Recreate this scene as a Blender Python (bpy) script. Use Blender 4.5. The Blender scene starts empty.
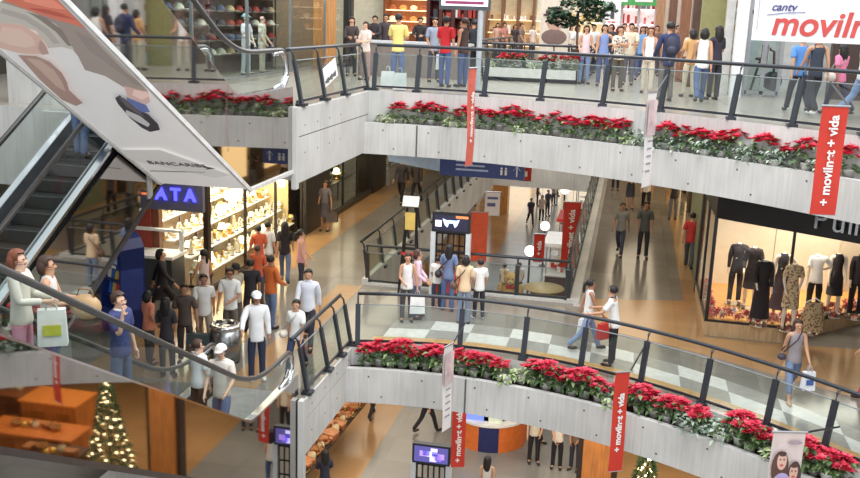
import bpy, math, random
import numpy as np
from mathutils import Vector, Matrix
from mathutils.geometry import tessellate_polygon
random.seed(7)
PI = math.pi
COL = bpy.context.scene.collection

# ------------------------------------------------------------------ camera
FPX = 950.0; PITCH = math.radians(13.1); ROLL = math.radians(2.0); YAW = math.radians(11.5); CZ = 7.0
_f0 = (-math.sin(YAW), math.cos(YAW))
FW = Vector((_f0[0]*math.cos(PITCH), _f0[1]*math.cos(PITCH), -math.sin(PITCH)))
_rt = Vector((math.cos(YAW), math.sin(YAW), 0))
_up = Vector((_f0[0]*math.sin(PITCH), _f0[1]*math.sin(PITCH), math.cos(PITCH)))
RT = _rt*math.cos(ROLL) + _up*math.sin(ROLL)
UP = _up*math.cos(ROLL) - _rt*math.sin(ROLL)
EYE = Vector((0, 0, CZ))
def ray(x, y): return FW + RT*((x-430)/FPX) + UP*((239-y)/FPX)
def Pz(x, y, z): d = ray(x, y); return EYE + d*((z-CZ)/d.z)      # survey a photo point onto a level
def Py(x, y, Y): d = ray(x, y); return EYE + d*(Y/d.y)
def Px(x, y, X): d = ray(x, y); return EYE + d*(X/d.x)
cam_d = bpy.data.cameras.new('camera'); cam = bpy.data.objects.new('camera', cam_d); COL.objects.link(cam)
cam_d.sensor_width = 36; cam_d.lens = 36*FPX/860; cam_d.clip_end = 300
cam.matrix_world = Matrix(((RT.x, UP.x, -FW.x, 0), (RT.y, UP.y, -FW.y, 0), (RT.z, UP.z, -FW.z, CZ), (0, 0, 0, 1)))
bpy.context.scene.camera = cam

# ------------------------------------------------------------------ materials
def lin(c):
    c = c/255.0
    return c/12.92 if c <= .04045 else ((c+.055)/1.055)**2.4
def rgb(t): return (lin(t[0]), lin(t[1]), lin(t[2]), 1)
_mc = {}
def M(c, rough=.6, metal=0.0, noise=.10, scale=6.0, spec=.4):
    """plain procedural surface: base colour with a little noise in it"""
    k = (tuple(c), rough, metal, noise, scale, spec)
    if k in _mc: return _mc[k]
    m = bpy.data.materials.new('surface'); m.use_nodes = True; nt = m.node_tree; b = nt.nodes['Principled BSDF']
    col = rgb(c)
    b.inputs['Roughness'].default_value = rough; b.inputs['Metallic'].default_value = metal
    b.inputs['Specular IOR Level'].default_value = spec
    if noise > 0:
        tc = nt.nodes.new('ShaderNodeTexCoord'); n = nt.nodes.new('ShaderNodeTexNoise'); r = nt.nodes.new('ShaderNodeValToRGB')
        n.inputs['Scale'].default_value = scale; n.inputs['Detail'].default_value = 3
        r.color_ramp.elements[0].position = .3; r.color_ramp.elements[1].position = .7
        r.color_ramp.elements[0].color = tuple(x*(1-noise) for x in col[:3])+(1,)
        r.color_ramp.elements[1].color = tuple(min(1, x*(1+noise)) for x in col[:3])+(1,)
        nt.links.new(tc.outputs['Object'], n.inputs['Vector']); nt.links.new(n.outputs['Fac'], r.inputs['Fac'])
        nt.links.new(r.outputs['Color'], b.inputs['Base Color'])
    else: b.inputs['Base Color'].default_value = col
    m.diffuse_color = col
    _mc[k] = m; return m
def E(c, s=2.0):
    k = ('e', tuple(c), s)
    if k in _mc: return _mc[k]
    m = bpy.data.materials.new('glow'); m.use_nodes = True; b = m.node_tree.nodes['Principled BSDF']
    b.inputs['Base Color'].default_value = rgb(c); b.inputs['Emission Color'].default_value = rgb(c); b.inputs['Emission Strength'].default_value = s
    _mc[k] = m; return m
def glass(tint=(225, 235, 232), refl=.10, rough=.03):
    k = ('g', tint, refl, rough)
    if k in _mc: return _mc[k]
    m = bpy.data.materials.new('clear_glass'); m.use_nodes = True; nt = m.node_tree
    for n in list(nt.nodes):
        if n.type != 'OUTPUT_MATERIAL': nt.nodes.remove(n)
    out = [n for n in nt.nodes if n.type == 'OUTPUT_MATERIAL'][0]
    t = nt.nodes.new('ShaderNodeBsdfTransparent'); g = nt.nodes.new('ShaderNodeBsdfGlossy'); mx = nt.nodes.new('ShaderNodeMixShader')
    lw = nt.nodes.new('ShaderNodeLayerWeight'); mt = nt.nodes.new('ShaderNodeMath'); mt.operation = 'MULTIPLY_ADD'
    lw.inputs['Blend'].default_value = .35; mt.inputs[1].default_value = .35; mt.inputs[2].default_value = refl*.5; mt.use_clamp = True
    t.inputs['Color'].default_value = rgb(tint); g.inputs['Roughness'].default_value = rough
    nt.links.new(lw.outputs['Fresnel'], mt.inputs[0]); nt.links.new(mt.outputs[0], mx.inputs[0])
    nt.links.new(t.outputs[0], mx.inputs[1]); nt.links.new(g.outputs[0], mx.inputs[2]); nt.links.new(mx.outputs[0], out.inputs['Surface'])
    _mc[k] = m; return m
def concrete(c=(206, 205, 200)):
    k = ('conc', c)
    if k in _mc: return _mc[k]
    m = bpy.data.materials.new('board_formed_concrete'); m.use_nodes = True; nt = m.node_tree; b = nt.nodes['Principled BSDF']
    b.inputs['Roughness'].default_value = .85
    tc = nt.nodes.new('ShaderNodeTexCoord'); mp = nt.nodes.new('ShaderNodeMapping'); mp.inputs['Scale'].default_value = (9, 9, .5)
    n = nt.nodes.new('ShaderNodeTexNoise'); n.inputs['Scale'].default_value = 2.0; n.inputs['Detail'].default_value = 5
    n2 = nt.nodes.new('ShaderNodeTexNoise'); n2.inputs['Scale'].default_value = .8; n2.inputs['Detail'].default_value = 4
    ad = nt.nodes.new('ShaderNodeMath'); ad.operation = 'MULTIPLY_ADD'; ad.inputs[1].default_value = .5
    r = nt.nodes.new('ShaderNodeValToRGB'); col = rgb(c)
    r.color_ramp.elements[0].position = .45; r.color_ramp.elements[0].color = tuple(x*.74 for x in col[:3])+(1,)
    r.color_ramp.elements[1].position = .85; r.color_ramp.elements[1].color = tuple(min(1, x*1.08) for x in col[:3])+(1,)
    L = nt.links.new
    L(tc.outputs['Object'], mp.inputs['Vector']); L(mp.outputs[0], n.inputs['Vector']); L(tc.outputs['Object'], n2.inputs['Vector'])
    L(n.outputs['Fac'], ad.inputs[0]); hm = nt.nodes.new('ShaderNodeMath'); hm.operation = 'MULTIPLY'; hm.inputs[1].default_value = .75
    L(n2.outputs['Fac'], hm.inputs[0]); L(hm.outputs[0], ad.inputs[2]); L(ad.outputs[0], r.inputs['Fac']); L(r.outputs['Color'], b.inputs['Base Color'])
    _mc[k] = m; return m
def polished(c1, c2, tile=1.2, rough=.18, spec=.5, sq=.5):
    """polished stone: large square slabs of slightly different tone"""
    k = ('pol', c1, c2, tile, rough)
    if k in _mc: return _mc[k]
    m = bpy.data.materials.new('polished_stone'); m.use_nodes = True; nt = m.node_tree; b = nt.nodes['Principled BSDF']; L = nt.links.new
    tc = nt.nodes.new('ShaderNodeTexCoord'); br = nt.nodes.new('ShaderNodeTexBrick'); br.offset = 0; br.squash = 1
    br.inputs['Scale'].default_value = 1; br.inputs['Brick Width'].default_value = tile; br.inputs['Row Height'].default_value = tile
    br.inputs['Mortar Size'].default_value = .006; br.inputs['Color1'].default_value = rgb(c1); br.inputs['Color2'].default_value = rgb(c2)
    br.inputs['Mortar'].default_value = tuple(x*.7 for x in rgb(c1)[:3])+(1,)
    n = nt.nodes.new('ShaderNodeTexNoise'); n.inputs['Scale'].default_value = .7; n.inputs['Detail'].default_value = 5
    mx = nt.nodes.new('ShaderNodeMixRGB'); mx.blend_type = 'MULTIPLY'; mx.inputs[0].default_value = .45
    L(tc.outputs['Object'], br.inputs['Vector']); L(tc.outputs['Object'], n.inputs['Vector'])
    L(br.outputs['Color'], mx.inputs[1]); L(n.outputs['Fac'], mx.inputs[2]); L(mx.outputs[0], b.inputs['Base Color'])
    b.inputs['Roughness'].default_value = rough; b.inputs['Specular IOR Level'].default_value = spec
    _mc[k] = m; return m
def wood(c, rough=.4):
    k = ('wood', c, rough)
    if k in _mc: return _mc[k]
    m = bpy.data.materials.new('wood_grain'); m.use_nodes = True; nt = m.node_tree; b = nt.nodes['Principled BSDF']; L = nt.links.new
    tc = nt.nodes.new('ShaderNodeTexCoord'); mp = nt.nodes.new('ShaderNodeMapping'); mp.inputs['Scale'].default_value = (6, 6, .7)
    n = nt.nodes.new('ShaderNodeTexNoise'); n.inputs['Scale'].default_value = 2.5; n.inputs['Detail'].default_value = 6
    r = nt.nodes.new('ShaderNodeValToRGB'); col = rgb(c)
    r.color_ramp.elements[0].position = .35; r.color_ramp.elements[0].color = tuple(x*.7 for x in col[:3])+(1,)
    r.color_ramp.elements[1].position = .7; r.color_ramp.elements[1].color = tuple(min(1, x*1.12) for x in col[:3])+(1,)
    L(tc.outputs['Object'], mp.inputs['Vector']); L(mp.outputs[0], n.inputs['Vector']); L(n.outputs['Fac'], r.inputs['Fac']); L(r.outputs['Color'], b.inputs['Base Color'])
    b.inputs['Roughness'].default_value = rough
    _mc[k] = m; return m
def patterned(c1, c2, scale=40):
    k = ('pat', c1, c2, scale)
    if k in _mc: return _mc[k]
    m = bpy.data.materials.new('patterned_cloth'); m.use_nodes = True; nt = m.node_tree; b = nt.nodes['Principled BSDF']; L = nt.links.new
    tc = nt.nodes.new('ShaderNodeTexCoord'); v = nt.nodes.new('ShaderNodeTexVoronoi'); v.inputs['Scale'].default_value = scale
    r = nt.nodes.new('ShaderNodeValToRGB'); r.color_ramp.elements[0].color = rgb(c1); r.color_ramp.elements[1].color = rgb(c2)
    r.color_ramp.elements[0].position = .3; r.color_ramp.elements[1].position = .5
    L(tc.outputs['Object'], v.inputs['Vector']); L(v.outputs['Distance'], r.inputs['Fac']); L(r.outputs['Color'], b.inputs['Base Color'])
    b.inputs['Roughness'].default_value = .85
    _mc[k] = m; return m
def mirror(c=(200, 198, 195)):
    return M(c, .03, 1.0, 0)

# ------------------------------------------------------------------ mesh building
class MB:
    def __init__(s): s.v = []; s.f = []; s.m = []
    def add(s, vs, fs, mi=0):
        o = len(s.v); s.v += [tuple(v) for v in vs]; s.f += [tuple(i+o for i in f) for f in fs]; s.m += [mi]*len(fs); return s
    def box(s, c, sz, R=None, mi=0):
        hx, hy, hz = sz[0]/2, sz[1]/2, sz[2]/2; c = Vector(c)
        vs = [Vector((x, y, z)) for z in (-hz, hz) for x, y in ((-hx, -hy), (hx, -hy), (hx, hy), (-hx, hy))]
        if R is not None: vs = [R @ v for v in vs]
        return s.add([v+c for v in vs], [(3, 2, 1, 0), (4, 5, 6, 7), (0, 1, 5, 4), (1, 2, 6, 5), (2, 3, 7, 6), (3, 0, 4, 7)], mi)
    def b2(s, a, b, mi=0):
        return s.box([(x+y)/2 for x, y in zip(a, b)], [abs(x-y) for x, y in zip(a, b)], None, mi)
    def bar(s, p, q, w, d, mi=0, side=None):
        p, q = Vector(p), Vector(q); z = (q-p); l = z.length; z.normalize()
        u = Vector(side) if side else (Vector((0, 0, 1)) if abs(z.z) < .9 else Vector((1, 0, 0)))
        x = (u - z*u.dot(z)).normalized(); y = z.cross(x)
        return s.box((p+q)/2, (w, d, l), Matrix((x, y, z)).transposed(), mi)
    def ring(s, c, ax, r, n):
        ax = Vector(ax).normalized(); u = Vector((0, 0, 1)) if abs(ax.z) < .9 else Vector((1, 0, 0))
        x = (u-ax*u.dot(ax)).normalized(); y = ax.cross(x)
        return [Vector(c)+x*(r*math.cos(2*PI*i/n))+y*(r*math.sin(2*PI*i/n)) for i in range(n)]
    def cyl(s, p, q, r0, r1=None, n=10, mi=0):
        r1 = r0 if r1 is None else r1; p, q = Vector(p), Vector(q)
        vs = s.ring(p, q-p, r0, n)+s.ring(q, q-p, r1, n)
        return s.add(vs, [(i, (i+1) % n, n+(i+1) % n, n+i) for i in range(n)]+[tuple(range(n))[::-1], tuple(range(n, 2*n))], mi)
    def tube(s, pts, r, n=8, mi=0, closed=False):
        pts = [Vector(p) for p in pts]; k = len(pts); vs = []
        for i, p in enumerate(pts):
            a = pts[i-1] if (i or closed) else p; b = pts[(i+1) % k] if (i < k-1 or closed) else p
            vs += s.ring(p, b-a, r, n)
        fs = []
        for j in range(k if closed else k-1):
            for i in range(n):
                a, b = j*n, ((j+1) % k)*n
                fs.append((a+i, a+(i+1) % n, b+(i+1) % n, b+i))
        if not closed: fs += [tuple(range(n))[::-1], tuple(range((k-1)*n, k*n))]
        return s.add(vs, fs, mi)
    def prism(s, pts, z0, z1, mi=0):
        n = len(pts); vs = [(p[0], p[1], z0) for p in pts]+[(p[0], p[1], z1) for p in pts]
        return s.add(vs, [(i, (i+1) % n, n+(i+1) % n, n+i) for i in range(n)]+[tuple(range(n))[::-1], tuple(range(n, 2*n))], mi)
    def xprism(s, pts, x0, x1, mi=0):        # pts in (y,z)
        n = len(pts); vs = [(x0, p[0], p[1]) for p in pts]+[(x1, p[0], p[1]) for p in pts]
        return s.add(vs, [(i, (i+1) % n, n+(i+1) % n, n+i) for i in range(n)]+[tuple(range(n))[::-1], tuple(range(n, 2*n))], mi)
    def ball(s, c, r, nu=12, nv=8, mi=0, keep=None):
        if not hasattr(r, '__len__'): r = (r, r, r)
        vs = []; fs = []
        for j in range(nv+1):
            t = PI*j/nv
            for i in range(nu):
                a = 2*PI*i/nu; vs.append((c[0]+r[0]*math.sin(t)*math.cos(a), c[1]+r[1]*math.sin(t)*math.sin(a), c[2]+r[2]*math.cos(t)))
        for j in range(nv):
            for i in range(nu):
                f = (j*nu+i, (j+1)*nu+i, (j+1)*nu+(i+1) % nu, j*nu+(i+1) % nu)
                ct = [sum(vs[q][k] for q in f)/4 for k in range(3)]
                if keep is None or keep((ct[0]-c[0])/r[0], (ct[1]-c[1])/r[1], (ct[2]-c[2])/r[2]): fs.append(f)
        return s.add(vs, fs, mi)
    def lathe(s, prof, c=(0, 0, 0), n=14, mi=0):
        vs = []; fs = []
        for r, z in prof:
            for i in range(n): vs.append((c[0]+r*math.cos(2*PI*i/n), c[1]+r*math.sin(2*PI*i/n), c[2]+z))
        for j in range(len(prof)-1):
            for i in range(n): fs.append((j*n+i, j*n+(i+1) % n, (j+1)*n+(i+1) % n, (j+1)*n+i))
        fs += [tuple(range(n))[::-1], tuple(range((len(prof)-1)*n, len(prof)*n))]
        return s.add(vs, fs, mi)
    def build(s, name, mats, parent=None, smooth=False, loc=None):
        me = bpy.data.meshes.new(name); me.from_pydata(s.v, [], s.f)
        if not isinstance(mats, (list, tuple)): mats = [mats]
        for m in mats: me.materials.append(m)
        me.polygons.foreach_set('material_index', s.m)
        if smooth: me.polygons.foreach_set('use_smooth', [True]*len(s.f))
        me.validate(); me.update()
        o = bpy.data.objects.new(name, me); COL.objects.link(o)
        if loc is not None: o.location = loc
        if parent is not None: o.parent = parent
        return o
def tag(o, label, cat, group=None, kind=None):
    o['label'] = label; o['category'] = cat
    if group: o['group'] = group
    if kind: o['kind'] = kind
    return o
def thing(name, label, cat, loc=(0, 0, 0), rz=0, group=None):
    o = bpy.data.objects.new(name, None); COL.objects.link(o); o.empty_display_size = .1
    o.location = loc; o.rotation_euler = (0, 0, rz)
    return tag(o, label, cat, group)
def struct(o): o['kind'] = 'structure'; return o
def dup(root, loc, rz, label, group=None, sc=None):
    r = root.copy(); COL.objects.link(r); r.location = loc; r.rotation_euler = (0, 0, rz)
    r['label'] = label
    if group: r['group'] = group
    if sc: r.scale = (sc, sc, sc)
    for ch in KIDS[root.name]:
        c = ch.copy(); COL.objects.link(c); c.parent = r
        for g in KIDS.get(ch.name, ()):
            d = g.copy(); COL.objects.link(d); d.parent = c
    return r
KIDS = {}
def remember(root):
    KIDS[root.name] = list(root.children)
    for c in root.children: KIDS[c.name] = list(c.children)
def text(s, size, mat, parent, mw, name='lettering', ext=.004, align='CENTER', shear=0, bold=0):
    cu = bpy.data.curves.new(name, 'FONT'); cu.body = s; cu.size = size; cu.extrude = ext; cu.align_x = align; cu.align_y = 'CENTER'; cu.shear = shear; cu.offset = bold
    t = bpy.data.objects.new(name, cu); COL.objects.link(t)
    me = bpy.data.meshes.new_from_object(t.evaluated_get(bpy.context.evaluated_depsgraph_get()))
    bpy.data.objects.remove(t); bpy.data.curves.remove(cu)
    me.transform(mw); me.materials.clear(); me.materials.append(mat)
    o = bpy.data.objects.new(name, me); COL.objects.link(o); o.parent = parent
    return o
def frame_m(o, x, y):
    """matrix with columns x, y, x cross y and origin o"""
    x = Vector(x).normalized(); y = Vector(y).normalized(); z = x.cross(y); o = Vector(o)
    return Matrix(((x.x, y.x, z.x, o.x), (x.y, y.y, z.y, o.y), (x.z, y.z, z.z, o.z), (0, 0, 0, 1)))
def slab(name, outer, holes, z0, z1, mats, top=0, side=1, bottom=1):
    loops = [outer]+holes; flat = [p for l in loops for p in l]; n = len(flat)
    tris = tessellate_polygon([[Vector((p[0], p[1], 0)) for p in l] for l in loops])
    b = MB(); vt = [(p[0], p[1], z1) for p in flat]; vb = [(p[0], p[1], z0) for p in flat]
    def up(t):
        a, c, d = (Vector(vt[i]) for i in t); return (c-a).cross(d-a).z > 0
    ft = [tuple(t) if up(t) else tuple(t[::-1]) for t in tris]
    b.add(vt, ft, top); b.add(vb, [f[::-1] for f in ft], bottom)
    o = 0
    for l in loops:
        k = len(l); vs = [(p[0], p[1], z1) for p in l]+[(p[0], p[1], z0) for p in l]
        b.add(vs, [(i, (i+1) % k, k+(i+1) % k, k+i) for i in range(k)], side)
    ob = b.build(name, mats); return struct(ob)
ORD = ['first', 'second', 'third', 'fourth', 'fifth', 'sixth', 'seventh', 'eighth', 'ninth', 'tenth', 'eleventh', 'twelfth', 'thirteenth', 'fourteenth', 'fifteenth', 'sixteenth', 'seventeenth', 'eighteenth', 'nineteenth', 'twentieth']
def nth(i): return ORD[i] if i < 20 else ('twenty-'+ORD[i-20] if i < 29 else ('thirtieth' if i == 29 else 'thirty-'+ORD[i-30]))
# ------------------------------------------------------------------ levels and curves
T, G, LO = 5.2, 0.0, -5.2            # upper, middle, lower floor
K = math.tan(math.radians(30))
fit = lambda pts, d=2: np.poly1d(np.polyfit([p[0] for p in pts], [p[1] for p in pts], d))
MR_PX = [(360, 345), (460, 350), (522, 362), (580, 372), (640, 385), (701, 402), (765, 427), (825, 455)]
TR_PX = [(378, 91), (418, 92), (485, 96), (540, 101), (602, 107), (660, 112), (730, 119), (792, 127)]
mr_pts = [Pz(x, y, G) for x, y in MR_PX]; tr_pts = [Pz(x, y, T) for x, y in TR_PX]
mid_rail = fit(mr_pts); top_rail = fit(tr_pts)
ZRM, ZRT = -.35, 4.45                # planter rims
mid_rim = fit([Pz(x, y, ZRM) for x, y in [(365, 369), (400, 371), (450, 376), (500, 385), (550, 398), (600, 406), (640, 415), (700, 435), (760, 462)]])
top_rim = fit([Pz(x, y, ZRT) for x, y in [(378, 120), (440, 125), (500, 129), (560, 132.5), (600, 136), (649, 141), (702, 148.5), (759, 156.5), (820, 165.5), (845, 171)]])
mid_rim0, top_rim0 = mid_rim, top_rim
mid_rim = lambda x: min(mid_rim0(x), mid_rail(x)-.5); top_rim = lambda x: min(top_rim0(x), top_rail(x)-.5)
XM0, XT0 = -5.5, -6.36               # side faces of the two landings
CONC = concrete(); CONC2 = concrete((170, 170, 164)); DARK = M((34, 36, 40), .35, .3, .05); DARK2 = M((58, 62, 68), .35, .5, .05)
CHROME = M((215, 217, 220), .14, 1.0, .02); STEEL = M((176, 180, 184), .28, .9, .05); GLASS = glass()
WHITE = M((236, 236, 232), .5); BLACK = M((22, 22, 24), .4); ORANGEST = polished((192, 150, 104), (180, 138, 92), 1.5, .17)
GREYST = polished((150, 143, 133), (138, 131, 121), 1.5, .13); PALEST = polished((205, 203, 196), (196, 194, 188), 1.5, .15)
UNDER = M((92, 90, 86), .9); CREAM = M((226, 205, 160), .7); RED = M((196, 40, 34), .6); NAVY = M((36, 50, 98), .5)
BROWN = wood((112, 74, 44)); OAK = wood((190, 116, 52)); LIGHTWOOD = wood((205, 170, 125))

def lin_x(a, b, n): return [a+(b-a)*i/(n-1) for i in range(n)]
mx = lin_x(XM0, 6.4, 40); txx = lin_x(XT0, 6.4, 40)
VOID = [(-6.5, 23.75), (-1.15, 23.75), (-1.15, 47), (-6.5, 47)]
TVOID = [(-5.1, 29.9), (-1.5, 29.9), (-1.5, 46), (-5.1, 46)]
# floors
struct(MB().b2((-24, 2, LO-.2), (16, 82, LO)).build('floor', M((160, 158, 152), .25)))
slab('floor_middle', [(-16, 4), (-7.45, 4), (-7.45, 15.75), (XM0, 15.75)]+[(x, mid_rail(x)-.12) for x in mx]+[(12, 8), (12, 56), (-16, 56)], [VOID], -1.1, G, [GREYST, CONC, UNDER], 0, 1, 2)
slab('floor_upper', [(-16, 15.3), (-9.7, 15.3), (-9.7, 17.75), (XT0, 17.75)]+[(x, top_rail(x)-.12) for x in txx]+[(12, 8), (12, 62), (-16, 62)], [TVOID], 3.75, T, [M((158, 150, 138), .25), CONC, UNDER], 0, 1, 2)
# lower floor: orange stone aisles with a grey field between
def inlay(name, pts, z, mat): return struct(MB().prism(pts, z-.002, z+.006).build(name, mat))
inlay('floor_inlay', [(-9.5, 12), (-6.35, 12), (-6.35, 70), (-9.5, 70)], LO, ORANGEST)
inlay('floor_inlay', [(-6.35, 12), (-.3, 12), (-.3, 70), (-6.35, 70)], LO, polished((150, 150, 148), (140, 140, 138), 1.5, .2))
inlay('floor_inlay', [(-.3, 12), (9, 12), (9, 34), (-.3, 34)], LO, ORANGEST)
# middle floor inlays: orange borders by the shops, pale bridge, chequered strip behind the curved railing
inlay('floor_inlay', [(-10.2, 15.9), (-8.9, 15.9), (-8.9, 54), (-10.2, 54)], G, ORANGEST)
inlay('floor_inlay', [(-8.9, 15.9), (-7.8, 15.9), (-7.8, 20.5), (-8.9, 22)], G, ORANGEST)
inlay('floor_inlay', [(-7.2, 15.9), (-6.55, 15.9), (-6.55, 23.4), (-7.2, 23.4)], G, ORANGEST)
inlay('floor_inlay', [(-1.0, 23.4), (-.72, 23.4), (-.72, 54), (-1.0, 54)], G, PALEST)
inlay('floor_inlay', [(1.8, 24.82), (2.15, 24.82), (2.15, 54), (1.8, 54)], G, ORANGEST)
inlay('floor_inlay', [(-.5, 21.9), (2.1, 20.6), (7, 17.5), (7, 22.2), (3.9, 21.9), (2.15, 21.9), (2.15, 24.8), (1.8, 24.8), (-.6, 24.2)], G, ORANGEST)
def arc_strip(fn, x0, x1, o0, o1, n=10):
    xs = lin_x(x0, x1, n); return [(x, fn(x)+o0) for x in xs]+[(x, fn(x)+o1) for x in xs[::-1]]
def strip_mesh(name, fn, x0, x1, o0, o1, z, mat, n=24):
    b = MB(); xs = lin_x(x0, x1, n)
    for a, c in zip(xs[:-1], xs[1:]):
        b.prism([(a, fn(a)+o0), (c, fn(c)+o0), (c, fn(c)+o1), (a, fn(a)+o1)], z-.002, z+.008)
    return struct(b.build(name, mat))
strip_mesh('floor_inlay', mid_rail, -5.2, 6.3, .25, .62, G, M((203, 160, 104), .25))
pale, dk = M((212, 210, 204), .2), M((150, 146, 138), .2)
for j, (o0, o1) in enumerate(((.62, 1.25), (1.25, 1.9))):
    ba, bb = MB(), MB(); x = -5.0; i = 0
    while x < 6.2:
        w = .92; b = (ba if (i+j) % 2 == 0 else bb)
        b.prism([(x, mid_rail(x)+o0), (x+w, mid_rail(x+w)+o0), (x+w, mid_rail(x+w)+o1), (x, mid_rail(x)+o1)], G-.002, G+.007); x += w; i += 1
    struct(ba.build('floor_inlay', pale)); struct(bb.build('floor_inlay', dk))

# curved concrete planters in front of both floors
def parapet(name, xs, rail, rim, zr, zb, joints):
    b = MB(); n = len(xs); t = .13
    prof = []
    for i, x in enumerate(xs):
        dx = .01; s = (rim(x+dx)-rim(x-dx))/(2*dx); nl = math.hypot(1, s); nx, ny = -s/nl, 1/nl      # inward normal
        f = (x, rim(x)); k = (x+nx*t, rim(x)+ny*t); q = (x, rail(x)-.10)
        prof.append([(f[0], f[1], zb), (f[0], f[1], zr), (k[0], k[1], zr), (k[0], k[1], zr-.05), (q[0], q[1], zr-.05), (q[0], q[1], zb)])
    vs = [p for r in prof for p in r]; m = 6
    for j in range(n-1):
        for i in range(m):
            mi = 2 if i == 3 else 0
            b.add([prof[j][i], prof[j][(i+1) % m], prof[j+1][(i+1) % m], prof[j+1][i]], [(3, 2, 1, 0)], mi)
    b.add(prof[0], [tuple(range(m))]); b.add(prof[-1], [tuple(range(m))[::-1]])
    x = xs[0]+.5
    while x < xs[-1]-.3:                                            # tie holes left by the formwork
        for fz, ox in ((.78, 0), (.2, .28)):
            xx = x+ox; s = (rim(xx+.01)-rim(xx-.01))/.02; y = rim(xx); z = zb+(zr-zb)*fz; d = Vector((s, -1, 0)).normalized()
            b.cyl((xx, y+.01, z), Vector((xx, y+.01, z))+d*.014, .022, n=7, mi=1)
        x += 1.15
    for x in joints:
        b.box((x, rim(x)-.001, (zr+zb)/2), (.035, .03, zr-zb-.01), None, 1)
    return struct(b.build(name, [CONC, M((88, 88, 86), .9), M((60, 50, 40), .95)]))
parapet('trim_100', mx, mid_rail, mid_rim, ZRM, -1.12, [-2.9])
parapet('trim_101', txx, top_rail, top_rim, ZRT, 3.68, [-5.0])
# the straight sides of the two landings, with the pour joint across them
for nm, X, y0, y1, z0, z1, zc in (('wall_landing_lower', XM0, 15.75, mid_rail(XM0)-.1, -1.12, -.02, -.42), ('wall_landing_upper', XT0, 17.75, top_rail(XT0)-.1, 3.7, T-.02, 4.62)):
    b = MB().b2((X-.05, y0, z0), (X+.03, y1, zc-.012)); b.b2((X-.05, y0, zc+.012), (X+.03, y1, z1)); b.b2((X-.05, y0, zc-.012), (X+.018, y1, zc+.012), 1)
    for i in range(4):
        for zz in (zc+.2, zc-.35): b.cyl((X+.025, y0+.4+i*.8, zz), (X+.034, y0+.4+i*.8, zz), .02, n=7, mi=1)
    struct(b.build(nm, [CONC, M((88, 88, 86), .9)]))

for nm, X, y0, z0, z1 in (('trim_102', XM0, 15.66, -1.7, .02), ('trim_103', XT0, 17.66, 3.6, T+.02)): struct(MB().b2((X-.06, y0-.06, z0), (X+.045, y0+.1, z1)).build(nm, CONC))
# ------------------------------------------------------------------ railings
def railing(label, pts, inward, posts, h=1.1, lean=.2, group=None, glazed=True, neck=True, w=.11):
    """pts: floor points of the run; inward: unit vector per point; posts: indices"""
    o = Vector(pts[0]); root = thing('railing', label, 'railing', o, 0, group)
    P = [Vector(p)-o for p in pts]; N = [Vector((a[0], a[1], 0)).normalized() for a in inward]
    hp = [p+n*(lean+.07)+Vector((0, 0, h)) for p, n in zip(P, N)]
    MB().tube(hp, .04, 8).build('handrail', DARK2, root, True)
    b = MB()
    for a, c, na, nc in zip(P[:-1], P[1:], N[:-1], N[1:]): b.bar(a+na*.03+Vector((0, 0, .1)), c+nc*.03+Vector((0, 0, .1)), .05, .04)
    b.build('bottom_rail', DARK2, root)
    for i in posts:
        p, n = P[i], N[i]; a = p+Vector((0, 0, .02)); c = p+n*lean*.82+Vector((0, 0, h*.82)); b = MB()
        b.bar(a, c, w, .06, 0, n.cross(Vector((0, 0, 1))))
        b.box(p+Vector((0, 0, .03)), (.2, .2, .06))
        b.tube([c-Vector((0, 0, .02)), p+n*lean*.95+Vector((0, 0, h*.93)), hp[i]], .022, 6)
        b.build('post', DARK2, root)
    if glazed:
        for i, j in zip(posts[:-1], posts[1:]):
            b = MB()
            for k in range(i, j):
                q = []
                for kk, zz in ((k, .14), (k+1, .14), (k+1, h*.8), (k, h*.8)): q.append(P[kk]+N[kk]*(lean*zz/h+.03)+Vector((0, 0, zz)))
                b.add(q, [(0, 1, 2, 3)])
            b.build('glass_panel', GLASS, root)
            b = MB(); b.tube([P[k]+N[k]*(lean*.8+.03)+Vector((0, 0, h*.8)) for k in range(i, j+1)], .012, 5); b.build('glass_edge', M((128, 136, 138), .5, .2), root)
    return root
def curve_run(fn, xs_posts, sub=3):
    pts = []; idx = []
    for a, c in zip(xs_posts[:-1], xs_posts[1:]):
        idx.append(len(pts))
        for k in range(sub): x = a+(c-a)*k/sub; pts.append((x, fn(x)))
    idx.append(len(pts)); pts.append((xs_posts[-1], fn(xs_posts[-1])))
    return pts, idx
def norm_in(fn, x): s = (fn(x+.01)-fn(x-.01))/.02; return (-s, 1)
xs = [p[0] for p in mr_pts]+[4.75, 5.7]; xs[0] = XM0+.12
pts, idx = curve_run(mid_rail, xs)
railing('dark grey glazed railing curving along the front of the middle floor bridge', [(x, y, G) for x, y in pts], [norm_in(mid_rail, x) for x, y in pts], idx)
xs = [p[0] for p in tr_pts]+[4.15, 5.3]; xs[0] = XT0+.12
pts, idx = curve_run(top_rail, xs)
railing('dark grey glazed railing curving along the front of the upper floor', [(x, y, T) for x, y in pts], [norm_in(top_rail, x) for x, y in pts], idx)
ys = [15.9, 16.05, 17.3, 18.2, mid_rail(XM0+.1)]
railing('short straight railing beside the foot of the lower escalator', [(XM0-.02, y, G) for y in ys], [(-1, 0)]*5, [1, 2, 3, 4], group=None)
ys = [17.9, 18.1, 19.6, 21.1, top_rail(XT0+.1)]
railing('short straight railing beside the foot of the upper escalator', [(XT0-.02, y, T) for y in ys], [(-1, 0)]*5, [1, 2, 3, 4])
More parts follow.
